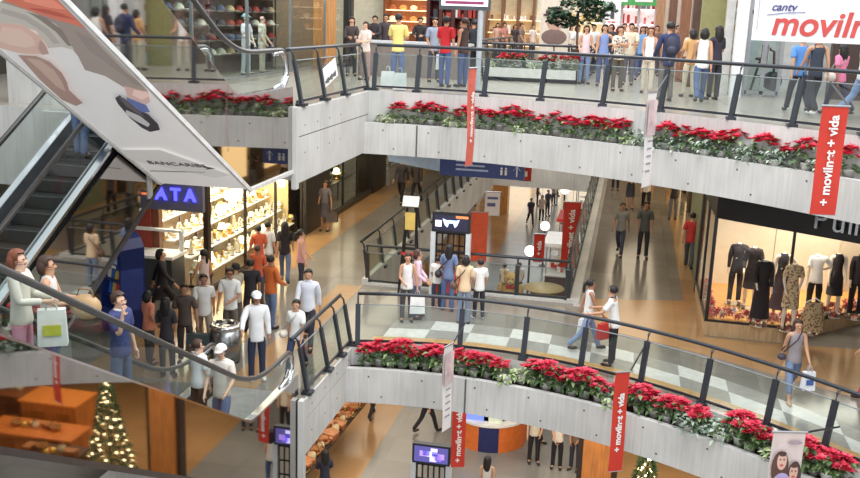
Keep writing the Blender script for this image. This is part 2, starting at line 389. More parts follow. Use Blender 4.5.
# atrium opening in the middle floor
V = [(-6.5, 46.5)]+[(-6.5, 46.5-i*1.62) for i in range(1, 15)]
railing('long railing with bare posts down the left side of the floor opening', [(x, y, G+.02) for x, y in V], [(-1, 0)]*15, list(range(15)), lean=.15)
V = [(-6.5+i*5.35/4, 23.75) for i in range(5)]
railing('straight glazed railing across the near end of the floor opening', [(x, y, G) for x, y in V], [(0, -1)]*5, [0, 2, 3, 4], lean=.1)
V = [(-1.15, 23.75+i*1.62) for i in range(15)]
railing('long railing down the right side of the floor opening', [(x, y, G+.02) for x, y in V], [(1, 0)]*15, list(range(15)), lean=-.12)
b = MB(); 
b.b2((-6.62, 23.6, -1.13), (-6.47, 47, .16)); b.b2((-1.18, 23.6, -1.13), (-.86, 47, .1)); b.b2((-6.47, 23.6, -1.13), (-1.18, 23.78, .06))
struct(b.build('wall_opening_kerb', CONC))
# atrium opening in the upper floor
V = [(-5.1+i*3.6/4, 29.9) for i in range(5)]
railing('dark railing at the near end of the upper floor opening, in front of planted boxes', [(x, y, T) for x, y in V], [(0, -1)]*5, [0, 1, 2, 3, 4], lean=.1)
V = [(-1.5, 29.9+i*1.6) for i in range(9)]
railing('dark railing along the right side of the upper floor opening', [(x, y, T) for x, y in V], [(1, 0)]*9, list(range(9)), lean=.1)
V = [(-5.1, 29.9+i*1.6) for i in range(9)]
railing('dark railing along the left side of the upper floor opening', [(x, y, T) for x, y in V], [(-1, 0)]*9, list(range(9)), lean=.1)

# ------------------------------------------------------------------ escalators
MIRR = mirror((178, 174, 170)); MIRD = mirror((150, 146, 140))
def escalator(label, X0, X1, s, cg, ch, cl, Ys, Yb, Yn, zflat, zhand, zpit, soffit_mat, lower=True):
    """right mirror face at X1, left at X0; along Y the trim runs at z = cg + s*K*Y"""
    O = Vector(((X0+X1)/2, Yn, zflat)); root = thing('escalator', label, 'escalator', O)
    g = lambda y: cg+s*K*y; h = lambda y: ch+s*K*y; l = lambda y: cl+s*K*y
    L_ = lambda x, y, z: (x-O.x, y-O.y, z-O.z)
    if lower: Ypl = (zpit-cl)/(s*K); side = [(Ys, l(Ys)), (Ypl, zpit), (Yn+.1, zpit), (Yn+.1, zflat), (Yb, zflat), (Ys, g(Ys))]
    else: Ypl = (4.05-cl)/(s*K); side = [(Ys, l(Ys)), (Ypl, 4.05), (Yn, 4.05), (Yn, zflat), (Yb, zflat), (Ys, g(Ys))]
    sd = [(y-O.y, z-O.z) for y, z in side]
    MB().xprism(sd, X1-.03-O.x, X1-O.x).build('mirror_panel', MIRR, root)['label'] = 'mirror cladding of the escalator side'
    MB().xprism(sd, X0-O.x, X0+.03-O.x).build('side_panel', DARK2 if lower else M((120, 118, 112), .5), root)
    b = MB()                                                         # soffit
    w = X1-X0-.06; ym = (X0+X1)/2
    pts = side[:3]
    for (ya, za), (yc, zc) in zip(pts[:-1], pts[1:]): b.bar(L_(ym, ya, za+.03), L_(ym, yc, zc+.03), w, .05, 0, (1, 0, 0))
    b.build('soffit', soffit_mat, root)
    b = MB()
    for (ya, za), (yc, zc) in zip(pts[:-1], pts[1:]):
        b.bar(L_(X1+.005, ya, za), L_(X1+.005, yc, zc), .05, .07, 0, (1, 0, 0)); b.bar(L_(X0, ya, za), L_(X0, yc, zc), .05, .05, 0, (1, 0, 0))
    b.build('edge_trim', M((232, 232, 230), .4, .3) if soffit_mat is ADP else M((92, 92, 94), .35, .8), root)
    # handrail path
    hp = [(Ys, h(Ys))]; yb = (zhand-ch)/(s*K); R = .9
    P0 = Vector((yb, zhand)); dA = Vector((-1, -s*K)).normalized(); dB = Vector((1, 0))
    for k in range(9):
        t = k/8; a = P0+dA*R*(1-t); c = P0+dB*R*t; q = a*(1-t)+c*t if False else (P0+dA*R)*(1-t)**2+P0*2*t*(1-t)+(P0+dB*R)*t*t
        hp.append((q.x, q.y))
    r = (zhand-zflat)/2*.96; yc = Yn-r-.05
    for k in range(10):
        a = PI/2-PI*k/9*.93; hp.append((yc+r*math.cos(a), zhand-r+r*math.sin(a)))
    for X, nm in ((X0+.12, 'left'), (X1-.07, 'right')):
        MB().tube([L_(X, y, z) for y, z in hp], .042, 8).build('handrail', M((70, 68, 66), .3, .2), root, True)
        gl = [(Ys, g(Ys)), (Yb, zflat)]
        poly = [(Ys, g(Ys)), (Yb, zflat), (yc, zflat)]+[(y, z) for y, z in hp[:-1][::-1]]
        # glass between trim and handrail
        b = MB(); n = len(hp); lower_pts = []
        for y, z in hp:
            yy = min(y, Yn-.05); zz = g(yy) if ((s < 0 and yy < Yb) or (s > 0 and yy < Yb)) else zflat
            lower_pts.append((yy, min(zz, z)))
        for i in range(n-6):
            b.add([L_(X, *lower_pts[i]), L_(X, *lower_pts[i+1]), L_(X, *hp[i+1]), L_(X, *hp[i])], [(0, 1, 2, 3)])
        b.build('glass_balustrade', GLASS, root)
        b = MB(); ring = [(Ys, g(Ys))]+[(Yb+(-.35+.1*k), (g(Yb-.35+.1*k) if k < 3 else zflat)) for k in (0, 4)]+[(Yn-r*.8, zflat)]
        ring = [(Ys, g(Ys)), (Yb-.3, g(Yb-.3)), (Yb, zflat+.03*(1 if s < 0 else -1)), (Yb+.3, zflat), (Yn-r, zflat), (Yn-.1, zflat+r*.6)]
        for (ya, za), (yd, zd) in zip(ring[:-1], ring[1:]): b.bar(L_(X, ya, za), L_(X, yd, zd), .13, .05, 0, (1, 0, 0))
        b.build('deck_trim', CHROME, root)
        q = [(yc-.35, zhand-.07)]+[(yc+(y-yc)*.86, (zhand-r)+(z-(zhand-r))*.86) for y, z in hp[-10:]]+[(yc-.35, zflat+.02)]
        MB().tube([L_(X, y, z) for y, z in q], .045, 7).build('newel_trim', CHROME, root, True)
    # steps
    x0, x1 = X0+.22, X1-.17; n = int((Yb-Ys)/.346); gs = lambda y: g(y)-.28
    for i in range(n):
        y = Ys+.2+i*.346; z = gs(y)
        b = MB().b2(L_(x0, y-.18, z-.19), L_(x1, y+.18, z)); b.b2(L_(x0, y-.178 if s > 0 else y+.165, z-.012), L_(x1, y-.165 if s > 0 else y+.178, z+.002), 1)
        b.build('step', [M((62, 62, 64), .5, .4), M((120, 120, 116), .5)], root)
    MB().b2(L_(x0, Yb-.1, gs(Yb)-.06 if s > 0 else zflat-.42), L_(x1, Yn+.05, zflat-.36 if s < 0 else zflat-.2)).build('landing_plate', M((150, 150, 148), .6, .3), root)
    b = MB()
    for X in (x0-.02, x1+.02):
        b.bar(L_(X, Ys, g(Ys)-.2), L_(X, Yb, g(Yb)-.2), .02, .45, 0, (1, 0, 0))
    b.build('skirt_panel', STEEL, root)
    return root, O
AD_C = 12.87
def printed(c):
    m = M(c, .42, 0, .02, 3); m = m.copy(); b_ = m.node_tree.nodes['Principled BSDF']; b_.inputs['Emission Color'].default_value = rgb(c); b_.inputs['Emission Strength'].default_value = .22; return m   # faint glow of its own colour, added to brighten the soffit print
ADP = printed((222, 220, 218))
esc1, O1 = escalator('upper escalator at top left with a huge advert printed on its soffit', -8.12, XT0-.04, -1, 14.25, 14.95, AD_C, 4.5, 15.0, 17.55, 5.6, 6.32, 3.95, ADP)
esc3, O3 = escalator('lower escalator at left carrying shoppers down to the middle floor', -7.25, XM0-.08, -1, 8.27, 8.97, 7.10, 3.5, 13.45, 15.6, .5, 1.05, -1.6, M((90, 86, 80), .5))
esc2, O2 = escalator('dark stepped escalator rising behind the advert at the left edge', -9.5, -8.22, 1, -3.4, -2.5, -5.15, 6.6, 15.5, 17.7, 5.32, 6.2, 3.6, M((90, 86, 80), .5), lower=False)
# print on the soffit of the upper escalator
def onad(x, y, lift=.012):
    d = ray(x, y); c = AD_C-.03-lift; t = (c-CZ)/(d.z+K*d.y); return EYE+d*t-O1
pb = MB(); pm = []
XL, XR = -8.12+.05-O1.x, XT0-.08-O1.x
def patch(col, px, lift):
    q = [onad(x, y, lift) for x, y in px]
    for v in q: v.x = max(XL, min(XR, v.x))
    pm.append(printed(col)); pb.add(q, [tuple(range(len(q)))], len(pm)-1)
patch((150, 138, 130), [(40, -12), (66, 0), (92, 30), (128, 67), (158, 93), (150, 92), (125, 88), (105, 76), (85, 70), (78, 56), (60, 34), (30, 12), (0, 2)], .012)
patch((186, 182, 172), [(-12, 0), (0, 2), (30, 11), (56, 24), (70, 42), (74, 50), (62, 47), (48, 48), (46, 44), (36, 31), (20, 26), (0, 24), (-12, 24)], .015)
patch((128, 118, 110), [(26, 11), (46, 18), (62, 30), (72, 46), (68, 46), (56, 32), (40, 20)], .018)
patch((204, 112, 92), [(-8, -12), (40, -14), (66, 0), (91, 29), (75, 25), (60, 21), (45, 16), (30, 11), (5, 1), (-8, -3)], .021)
patch((178, 86, 72), [(28, 8), (44, 9), (60, 13), (78, 20), (60, 17), (44, 13)], .024)
patch((206, 172, 158), [(-12, 23), (0, 23), (22, 25), (40, 36), (45, 44), (48, 54), (36, 54), (18, 53), (0, 48), (-12, 40)], .024)
patch((160, 132, 122), [(18, 55), (36, 56), (50, 62), (62, 73), (67, 82), (69, 90), (83, 103), (76, 106), (62, 100), (40, 80)], .027)
patch((200, 168, 160), [(124, 86), (140, 90), (157, 93), (150, 102), (145, 105), (128, 99)], .027)
patch((92, 108, 160), [(126, 97), (146, 105), (150, 112), (140, 113), (128, 106)], .03)
patch((52, 52, 58), [(115, 98), (120, 95), (128, 106), (148, 114), (158, 124), (160, 130), (150, 132), (142, 128), (130, 118), (118, 104)], .03)
patch((205, 203, 200), [(120, 150), (160, 150), (230, 175), (215, 178), (130, 160)], .012)
patch((214, 186, 172), [(2, 27), (20, 29), (32, 37), (36, 45), (26, 48), (10, 45), (-2, 40)], .03)
patch((176, 146, 136), [(40, 40), (46, 46), (49, 54), (42, 55), (38, 48)], .033)
patch((186, 158, 146), [(26, 58), (40, 60), (54, 70), (62, 82), (66, 92), (56, 86), (44, 74)], .033)
patch((168, 162, 154), [(2, 8), (26, 15), (48, 29), (60, 43), (54, 44), (44, 33), (24, 20), (0, 13)], .02)
patch((140, 128, 122), [(74, 30), (98, 42), (128, 72), (146, 88), (134, 84), (108, 64), (88, 50)], .02)
patch((170, 158, 150), [(84, 26), (94, 32), (118, 60), (140, 80), (126, 72), (100, 46)], .021)
patch((226, 138, 116), [(10, -8), (36, -10), (54, 0), (72, 10), (50, 8), (26, 2)], .028)
patch((184, 182, 182), [(126, 110), (140, 116), (150, 124), (148, 127), (136, 121), (126, 114)], .034)
patch((90, 84, 86), [(118, 97), (124, 98), (140, 112), (146, 118), (138, 114), (126, 106)], .036)
patch((228, 196, 186), [(134, 90), (146, 92), (150, 96), (142, 100), (132, 95)], .031)
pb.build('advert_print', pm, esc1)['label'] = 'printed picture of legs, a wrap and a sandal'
q = onad(178, 166, .03); q.x = O1.x*0 + (XL+XR)/2+.02
text('BANCARIBE', .2, M((52, 54, 62), .5), esc1, frame_m(onad(177, 164.5, .03), (1, 0, 0), (0, -math.cos(PI/6), math.sin(PI/6))), ext=.003)
c = onad(209, 168, .03); sx = Vector((1, 0, 0)); sy = Vector((0, -.866, .5))
MB().add([c+sx*-.1+sy*.09, c+sx*.12, c+sx*-.1+sy*-.09, c+sx*-.03], [(0, 3, 2, 1)]).build('logo_mark', M((60, 66, 84), .5), esc1)
MB().add([onad(150, 170.5), onad(205, 172), onad(205, 172.8), onad(150, 171.3)], [(0, 1, 2, 3)]).build('strapline', M((110, 112, 118), .5), esc1)
# ------------------------------------------------------------------ shells of the shops
def wall(name, a, b, mat): return struct(MB().b2(a, b).build(name, mat))
def win(n, a, b, mat_frame, divs=2, pane=GLASS, fr=.07):
    """framed shop window between two floor points a,b: (x,y,z0),(x,y,z1)"""
    A = Vector((a[0], a[1], 0)); B = Vector((b[0], b[1], 0)); z0, z1 = a[2], b[2]; m = MB()
    for i in range(divs+1):
        p = A.lerp(B, i/divs); m.bar(p+Vector((0, 0, z0)), p+Vector((0, 0, z1)), fr, fr, 0, (B-A))
    for z in (z0, z1): m.bar(A+Vector((0, 0, z)), B+Vector((0, 0, z)), fr, fr)
    o = struct(m.build('window_%d' % n, mat_frame))
    g = MB().add([(a[0], a[1], z0), (b[0], b[1], z0), (b[0], b[1], z1), (a[0], a[1], z1)], [(0, 1, 2, 3)]).build('pane', pane, o)
    return o
# closing walls
wall('wall_left', (-16.2, 4, LO), (-16, 62, 9), M((96, 88, 78), .8))
wall('wall_rear', (-24, 74, LO), (16, 74.3, 0), M((222, 214, 198), .8))
wall('wall_rear', (-16, 55.8, 0), (12, 56.1, 5.2), M((196, 176, 146), .8))
wall('wall_right', (12, 8, LO), (12.2, 62, 9), M((200, 190, 170), .8))
wall('wall_stair', (-10.3, 4, 0), (-10.15, 15.6, 3.75), CONC2)
wall('wall_stair', (-10.25, 15.2, 3.7), (-8.2, 15.35, 5.15), CONC)
wall('trim_1', (-11.3, 15.8, 5.2), (-10.4, 16.7, 9.5), CONC)

# ---- middle floor, left: bright gift shop
SHX = -10.05
W_ = M((214, 214, 214), .3); EM = E((255, 236, 205), 2.2); DKW = M((46, 34, 28), .4)
wall('wall_shop_back', (-13.3, 21.4, 0), (-13.2, 28.6, 3.75), M((168, 140, 110), .6))
wall('wall_shop_side', (-13.3, 28.5, 0), (-10.0, 28.62, 3.75), M((220, 190, 135), .6))
win(9, (-11.35, 21.5, .16), (-10.1, 21.5, 2.2), DKW, 1)
wall('wall_shop_side', (-13.3, 21.35, 0), (-11.5, 21.45, 3.75), M((150, 60, 44), .6))
wall('wall_shop_red', (-13.15, 21.6, 1.9), (-13.05, 25.2, 3.2), M((140, 62, 48), .6))
wall('ceiling_shop', (-13.3, 21.4, 3.2), (-10.05, 28.6, 3.3), E((255, 247, 232), 5))
wall('trim_2', (-11.5, 21.4, 0), (-11.3, 21.6, 3.3), wood((120, 62, 38)))
wall('trim_22', (-10.1, 21.45, 0), (-10.0, 21.55, 3.3), DKW)
wall('trim_3', (-10.5, 28.5, 0), (-9.9, 31.0, 3.75), M((44, 40, 38), .35))
wall('baseboard_left', (-10.12, 21.6, 0), (-9.98, 28.5, .16), DKW)
win(1, (SHX, 21.62, .16), (SHX, 28.5, 3.2), DKW, 3)
# second window, recessed, and third showcase
wall('wall_shop_back', (-12.4, 31, 0), (-12.3, 38.6, 3.75), M((120, 74, 52), .6))
wall('baseboard_left', (-10.1, 31, 0), (-9.9, 36.6, .2), M((52, 46, 44), .4))
win(2, (-10, 31.0, .2), (-10, 36.6, 3.2), M((48, 44, 42), .4), 3)
wall('trim_4', (-10.6, 36.6, 0), (-9.85, 38.6, 3.75), M((40, 37, 36), .35))
wall('wall_left_rear', (-10.6, 44, 0), (-10.2, 55.8, 3.75), M((206, 202, 192), .7))
wall('wall_shop_back', (-12.2, 38.6, 0), (-12.1, 44, 3.75), M((190, 186, 176), .7))
wall('ceiling_shop', (-12.4, 31, 3.3), (-10, 44, 3.4), E((255, 238, 210), .9))
win(3, (-9.75, 38.7, .75), (-9.75, 43.8, 3.3), STEEL, 2)
wall('baseboard_left', (-10.6, 38.6, 0), (-9.7, 44, .72), M((170, 166, 158), .5))
# shop before it: dark opening with a white counter, blue neon fascia above
wall('wall_shop_back', (-15, 15.6, 0), (-14.9, 21.4, 3.75), M((120, 112, 100), .7))
o = thing('shop_fascia', 'grey violet fascia board with glowing blue neon letters under the upper floor', 'sign', (-11.4, 21.2, 2.55))
MB().b2((-2.2, -.06, -.38), (1.42, .06, .5)).build('board', M((96, 98, 116), .6), o); MB().cyl((-1.8, 0, .5), (-1.8, 0, 1.2), .02, n=6).cyl((1.2, 0, .5), (1.2, 0, 1.2), .02, n=6).build('hanger', STEEL, o)
text('S :  A T A', .42, E((56, 56, 255), 3), o, frame_m((.4, -.09, .02), (1, 0, 0), (0, 0, 1)), ext=.02, bold=.014)['label'] = 'blue neon letters'
o = thing('shop_counter', 'white topped dark counter in the shop under the blue neon sign', 'counter', (-12.2, 21.0, 0))
MB().b2((-1.2, -.35, 0), (1.6, .35, 1.05)).build('cabinet', M((54, 58, 60), .4), o)
MB().b2((-1.25, -.4, 1.05), (1.65, .4, 1.12)).build('worktop', WHITE, o)
MB().b2((-1.2, .2, 1.6), (1.6, .34, 1.66)).b2((-1.2, .28, 1.12), (-1.1, .34, 1.66)).b2((1.5, .28, 1.12), (1.6, .34, 1.66)).build('shelf', WHITE, o)

# gift shop shelving
o = thing('display_shelving', 'stepped white glass shelving filling the bright gift shop window', 'shelves', (-11.3, 25, .0))
SH = [(-10.45, .45), (-10.85, .85), (-11.3, 1.25), (-11.8, 1.65), (-12.4, 2.1), (-12.9, 2.6)]
for x, z in SH: MB().b2((x+11.3-.24, -3.3, z-.03), (x+11.3+.24, 3.3, z)).build('shelf', W_, o)
b = MB()
for y in (-3.25, -1.1, 1.1, 3.25):
    for x, z in SH: b.b2((x+11.3-.2, y-.02, 0), (x+11.3-.16, y+.02, z))
b.build('upright', STEEL, o)
BR = M((196, 150, 70), .25, .9, .05); GOLD = M((224, 186, 96), .25, .8, .05)
def p_lamp():
    r = thing('table_lamp', 'x', 'lamp'); MB().lathe([(.07, 0), (.06, .02), (.015, .04), (.03, .1), (.012, .17)], n=10).build('base', BR, r, True)
    MB().lathe([(.1, .14), (.06, .27), (.055, .27), (.095, .14)], n=10).build('lamp_shade', E((255, 226, 170), 4.5), r, True); remember(r); return r
def p_vase():
    r = thing('vase', 'x', 'vase'); MB().lathe([(.05, 0), (.08, .07), (.07, .15), (.03, .2), (.045, .24), (.035, .235)], n=10).build('body', M((236, 232, 222), .2), r, True)
    MB().lathe([(.082, .07), (.084, .09), (.08, .11)], n=10).build('band', GOLD, r, True); remember(r); return r
def p_clock():
    r = thing('mantel_clock', 'x', 'clock'); MB().b2((-.06, -.1, 0), (.06, .1, .03)).xprism([(-.085, .03), (.085, .03), (.085, .14), (.05, .2), (0, .22), (-.05, .2), (-.085, .14)], -.04, .04).build('case', BR, r)
    MB().cyl((.04, 0, .12), (.052, 0, .12), .06, n=14).build('dial', WHITE, r); remember(r); return r
def p_fig():
    r = thing('figurine', 'x', 'figurine'); MB().lathe([(.06, 0), (.06, .02), (.035, .04), (.05, .1), (.03, .17), (.04, .2), (.015, .235), (.033, .26), (.02, .3), (.002, .31)], n=10).build('body', M((222, 206, 176), .35), r, True)
    MB().lathe([(.066, 0), (.066, .018), (.05, .022)], n=10).build('plinth', DKW, r); remember(r); return r
def p_plate():
    r = thing('ornate_plate', 'x', 'plate'); MB().cyl((-.01, 0, .13), (.01, 0, .13), .12, .125, 16).build('dish', M((244, 240, 226), .25), r)
    MB().cyl((.01, 0, .13), (.014, 0, .13), .07, n=16).build('motif', GOLD, r); MB().b2((-.05, -.05, 0), (.03, .05, .02)).build('stand', DKW, r); remember(r); return r
PRO = [(p_lamp(), 'brass lamp with glowing shade'), (p_vase(), 'white gold-banded vase'), (p_clock(), 'brass mantel clock with white dial'), (p_fig(), 'cream figurine on a dark plinth'), (p_plate(), 'cream plate with gold motif')]
used = set(); rows = ['lowest', 'second lowest', 'third lowest', 'fourth lowest', 'second highest', 'highest']
for si, (x, z) in enumerate(SH):
    cnt = [0]*5
    for i in range(32):
        y = 21.8+i*.212; k = random.choice([0, 0, 1, 2, 3, 4] if si > 3 else [0, 1, 1, 2, 3, 4, 4])
        lb = '%s, %s such from left on the %s gift shelf' % (PRO[k][1], nth(cnt[k]), rows[si]); cnt[k] += 1
        loc = (x+(.1 if i % 2 else -.08), y, z)
        s = random.uniform(.85, 1.3)
        if k not in used:
            used.add(k); r = PRO[k][0]; r.location = loc; r['label'] = lb; r['group'] = 'ornaments in the gift shop window'; r.scale = (s, s, s)
        else: dup(PRO[k][0], loc, 0, lb, 'ornaments in the gift shop window', s)
for i in range(16):
    o = thing('hanging_lantern', 'glowing hanging lantern in the gift shop, %s from the near end' % nth(i), 'lantern', (-10.6-.45*(i % 3), 22.4+i*.385, 2.5-.28*(i % 4)+.1*(i % 3)), 0, 'hanging lanterns in the gift shop')
    MB().cyl((0, 0, .25), (0, 0, .55+.28*(i % 4)), .008, n=5).build('cord', BR, o); MB().ball((0, 0, .1), (.15, .15, .17), 10, 7).build('globe', E((255, 232, 190), 6), o, True)
    MB().lathe([(.06, .24), (.09, .27), (.02, .32)], n=8).build('cap', BR, o)
for i in range(14):
    y = 31.35+(i % 7)*.75; z = .75+(i//7)*.85
    if i % 7 == 0:
        o = thing('display_shelf', 'dark shelf of keepsakes in the brown shop window, %s one' % ('lower' if i == 0 else 'upper'), 'shelf', (-11, 33.8, z)); MB().b2((-.3, -2.7, -.04), (.3, 2.7, 0)).build('board', DKW, o); b = MB(); [b.b2((-.3, yy-.03, -(z if i == 0 else .75)+.0), (-.26, yy+.03, -.04)) for yy in (-2.6, 0, 2.6)]; b.build('bracket', DKW, o)
    k = i % 5
    dup(PRO[k][0], (-10.95, y, z), 0, PRO[k][1]+', %s along the %s brown shop shelf' % (nth(i % 7), 'lower' if i < 7 else 'upper'), 'keepsakes in the brown shop window', 1.6)
for i in range(7):
    dup(PRO[3][0], (-10.05, 39.1+i*.65, .72), 0, 'dark little statue in the pale corner showcase, %s from the near end' % nth(i), 'statues in the corner showcase', 2.0)

# ---- blue booth
bt = Py(122, 233, 18.3).z
o = thing('brochure_booth', 'tall dark blue booth with an arched head and leaflet shelves', 'booth', (-10.6, 18.35, 0), math.radians(-28))
BL = M((34, 54, 122), .4); H = bt
b = MB().b2((-.42, -.3, 0), (-.36, .3, H-.3)).b2((.36, -.3, 0), (.42, .3, H-.3)).b2((-.42, .24, 0), (.42, .3, H-.3)).b2((-.42, -.3, 0), (.42, .3, .55))
b.add([(x, y, z) for y in (-.3, .3) for x, z in [(-.42, H-.75), (.42, H-.75), (.42, H-.3), (.3, H-.1), (.12, H), (-.12, H), (-.3, H-.1), (-.42, H-.3)]], [tuple(range(8)), tuple(range(15, 7, -1))]+[(i, 8+i, 8+(i+1) % 8, (i+1) % 8) for i in range(8)])
b.build('cabinet', BL, o)
MB().b2((-.3, -.31, H-.62), (.3, -.302, H-.18)).build('sign_panel', M((170, 190, 214), .4), o); MB().b2((-.25, -.316, H-.72), (.25, -.305, H-.66)).build('name_strip', WHITE, o)
for z in (.85, 1.2, 1.55): MB().b2((-.37, -.28, z-.02), (.37, .25, z)).build('shelf', BL, o)
MAG = [(206, 70, 60), (120, 170, 214), (232, 226, 214), (60, 110, 190), (220, 190, 90)]
Rb = Matrix.Rotation(math.radians(-28), 3, 'Z')
for z, nm in ((.85, 'lowest'), (1.2, 'middle'), (1.55, 'top')):
    for i in range(5):
        p = Rb @ Vector((-.28+.14*i, -.12, 0))+Vector((-10.6, 18.35, z))
        m = MB().box((0, 0, .12), (.12, .02, .24), Matrix.Rotation(-.2, 3, 'X')).build('leaflet', M(MAG[(i+int(z*10)) % 5], .5), None, loc=p); m.rotation_euler = (0, 0, math.radians(-28))
        tag(m, 'leaflet on the %s shelf of the blue booth, %s from its left side' % (nm, nth(i)), 'leaflet', 'leaflets in the blue booth')

# ---- middle floor, right: dress shop
c0, c1, c2 = (2.15, 22.05), (3.85, 22.02), (6.6, 24.9)
ZS = .36; ZT = 2.85
struct(MB().prism([(c0[0]-.03, c0[1]-.03), (c1[0], c1[1]-.04), (9, 27.2), (9, 27.6), (4, 25.7), (2.12, 25.7)], 0, ZS-.02).build('floor_display', LIGHTWOOD))
struct(MB().prism([(2.2, 22.12), (3.85, 22.1), (8.9, 27.2), (8.9, 27.5), (4, 25.65), (2.2, 25.65)], ZS-.02, ZS).build('floor_display', M((226, 160, 84), .3)))
struct(MB().prism([(2.1, 21.75), (6.0, 19.3), (9, 19.3), (9, 27.9), (4, 25.8), (2.1, 25.8)], ZT, 3.72).build('wall_shop_fascia', M((24, 22, 22), .35)))
win(4, (c0[0], c0[1], ZS), (c1[0], c1[1], ZT), M((36, 28, 26), .35), 1, glass((250, 250, 248), .05), .06)
win(5, (c1[0], c1[1], ZS), (9, 27.15, ZT), M((36, 28, 26), .35), 2, glass((250, 250, 248), .05), .05)
win(6, (2.13, 22.05, ZS), (2.13, 25.6, ZT), M((30, 26, 26), .35), 2, glass((200, 196, 190), .1), .06)
for i, (xa, ya, xb, yb) in enumerate([(2.2, 25.6, 4.0, 25.6), (4.02, 25.6, 5.6, 25.6), (5.62, 25.6, 8.6, 28.0)]):
    struct(MB().bar((xa, ya, ZT/2+.18), (xb, yb, ZT/2+.18), ZT-ZS, .06, 0).build('wall_backdrop', M((232, 216, 186), .7, 0, .03)))
wall('trim_5', (2.1, 25.66, 0), (4.2, 25.9, 3.72), M((24, 22, 22), .4))
wall('trim_6', (2.2, 26.6, 0), (3.2, 31.2, 3.72), M((128, 134, 104), .5))
wall('wall_right_rear', (2.7, 31.2, 0), (2.9, 55.8, 3.72), M((176, 140, 92), .6))
for i in range(5):
    y = 33+i*4.4; struct(MB().b2((2.55, y, 0), (2.75, y+1.3, 3.3)).build('trim_%d' % (10+i), M((62, 50, 42), .4)))
    struct(MB().b2((2.66, y+1.5, .3), (2.71, y+4.0, 2.9)).build('window_%d' % (20+i), E((255, 214, 150), .9)))
for i in range(4):
    area_y = 22.9+i*.9
    o = thing('spotlight', 'small white ceiling spotlight in the dress shop window, %s from the left' % nth(i), 'spotlight', (2.8+i*1.05, 23.6+.35*i, ZT-.02), 0, 'dress shop spotlights')
    MB().cyl((0, 0, 0), (0, 0, -.06), .06, .07, 10).build('housing', WHITE, o); MB().cyl((0, 0, -.06), (0, 0, -.065), .05, n=10).build('lens', E((255, 236, 200), 6), o)
o = thing('shop_sign', 'chrome letters on the black fascia of the dress shop', 'sign', tuple(Py(822, 220, 20.45)))
fd = Vector((3.9, -2.45, 0)).normalized(); fn = Vector((-.53, -.85, 0))
for s_, dx in (('P', 0), ('u', .42), ('l', .68), ('l', .82)):
    lt = text(s_, .6, CHROME, o, frame_m(fd*dx*.9+fn*.05, fd, (0, 0, 1)), ext=.035, name='letter')

# ---- upper floor
wall('wall_upper_rear', (-10.5, 48, T), (12, 48.2, 9.6), M((178, 162, 144), .7))
# left: hat shop behind the escalator
wall('wall_shop_back', (-13.2, 20, T), (-13.1, 31, 9.2), M((92, 76, 62), .7))
wall('trim_7', (-10.4, 30.6, T), (-9.9, 31.5, 9.4), wood((196, 138, 82)))
wall('trim_8', (-10.2, 33.3, T), (-9.9, 33.6, 9.4), M((60, 58, 56), .4))
win(7, (-10, 17.5, T+.12), (-10, 30.6, 9.2), STEEL, 4)
wall('wall_hat_display', (-11.9, 20, T), (-11.8, 30.6, 8.4), M((78, 66, 56), .6))
wall('wall_cafe_back', (-12.4, 36, T), (-7.4, 36.2, 9.2), M((216, 208, 182), .7))
wall('wall_cafe_side', (-12.4, 31.5, T), (-12.2, 36, 9.2), M((150, 128, 104), .7))
win(8, (-10, 31.5, T+.1), (-10, 33.3, 9.2), M((60, 62, 60), .4), 1)
# ------------------------------------------------------------------ upper floor furnishing
def put(px, py, Y): return Py(px, py, Y)
o = thing('cap_display', 'tall dark shelving full of caps in the upper shop behind the escalator', 'shelves', (-11.2, 25.3, T))
b = MB()
for z in (.6, 1.0, 1.4, 1.8, 2.2, 2.6): b.b2((-.5, -5.2, z-.03), (-.12, 5.2, z))
b.build('shelf', M((120, 116, 110), .5), o)
b = MB()
for y in (-5.2, -2.6, 0, 2.6, 5.2): b.b2((-.5, y-.03, 0), (-.45, y+.03, 2.8))
b.build('upright', STEEL, o)
def p_cap():
    r = thing('baseball_cap', 'x', 'cap'); MB().ball((0, 0, 0), (.12, .11, .12), 12, 8, keep=lambda x, y, z: z > -.05).build('crown', WHITE, r, True)
    MB().prism([(.08, -.09), (.2, -.07), (.23, 0), (.2, .07), (.08, .09)], 0, .012).build('peak', WHITE, r); remember(r); return r
CAPC = [(60, 62, 70), (214, 206, 186), (150, 60, 50), (70, 84, 110), (36, 36, 40), (180, 160, 120)]
caps = []
for c in CAPC:
    r = p_cap(); caps.append(r)
    for ch in r.children: ch.data.materials.clear(); ch.data.materials.append(M(c, .8))
CN = ['slate grey', 'cream', 'brick red', 'dusty blue', 'black', 'tan']; cused = set(); cnts = {}
for zi, z in enumerate((.6, 1.0, 1.4, 1.8, 2.2, 2.6)):
    for i in range(15):
        k = random.randrange(6); y = 20.6+i*.64; key = (k, zi); cnts[key] = cnts.get(key, 0)+1
        lb = '%s cap, %s of its colour from left on the %s cap shelf' % (CN[k], nth(cnts[key]-1), rows[zi]); loc = (-11.5, y, T+z+.006)
        if k in cused: dup(caps[k], loc, 0, lb, 'caps in the upper shop', 1.35)
        else: cused.add(k); r = caps[k]; r.location = loc; r['label'] = lb; r['group'] = 'caps in the upper shop'; r.scale = (1.35,)*3
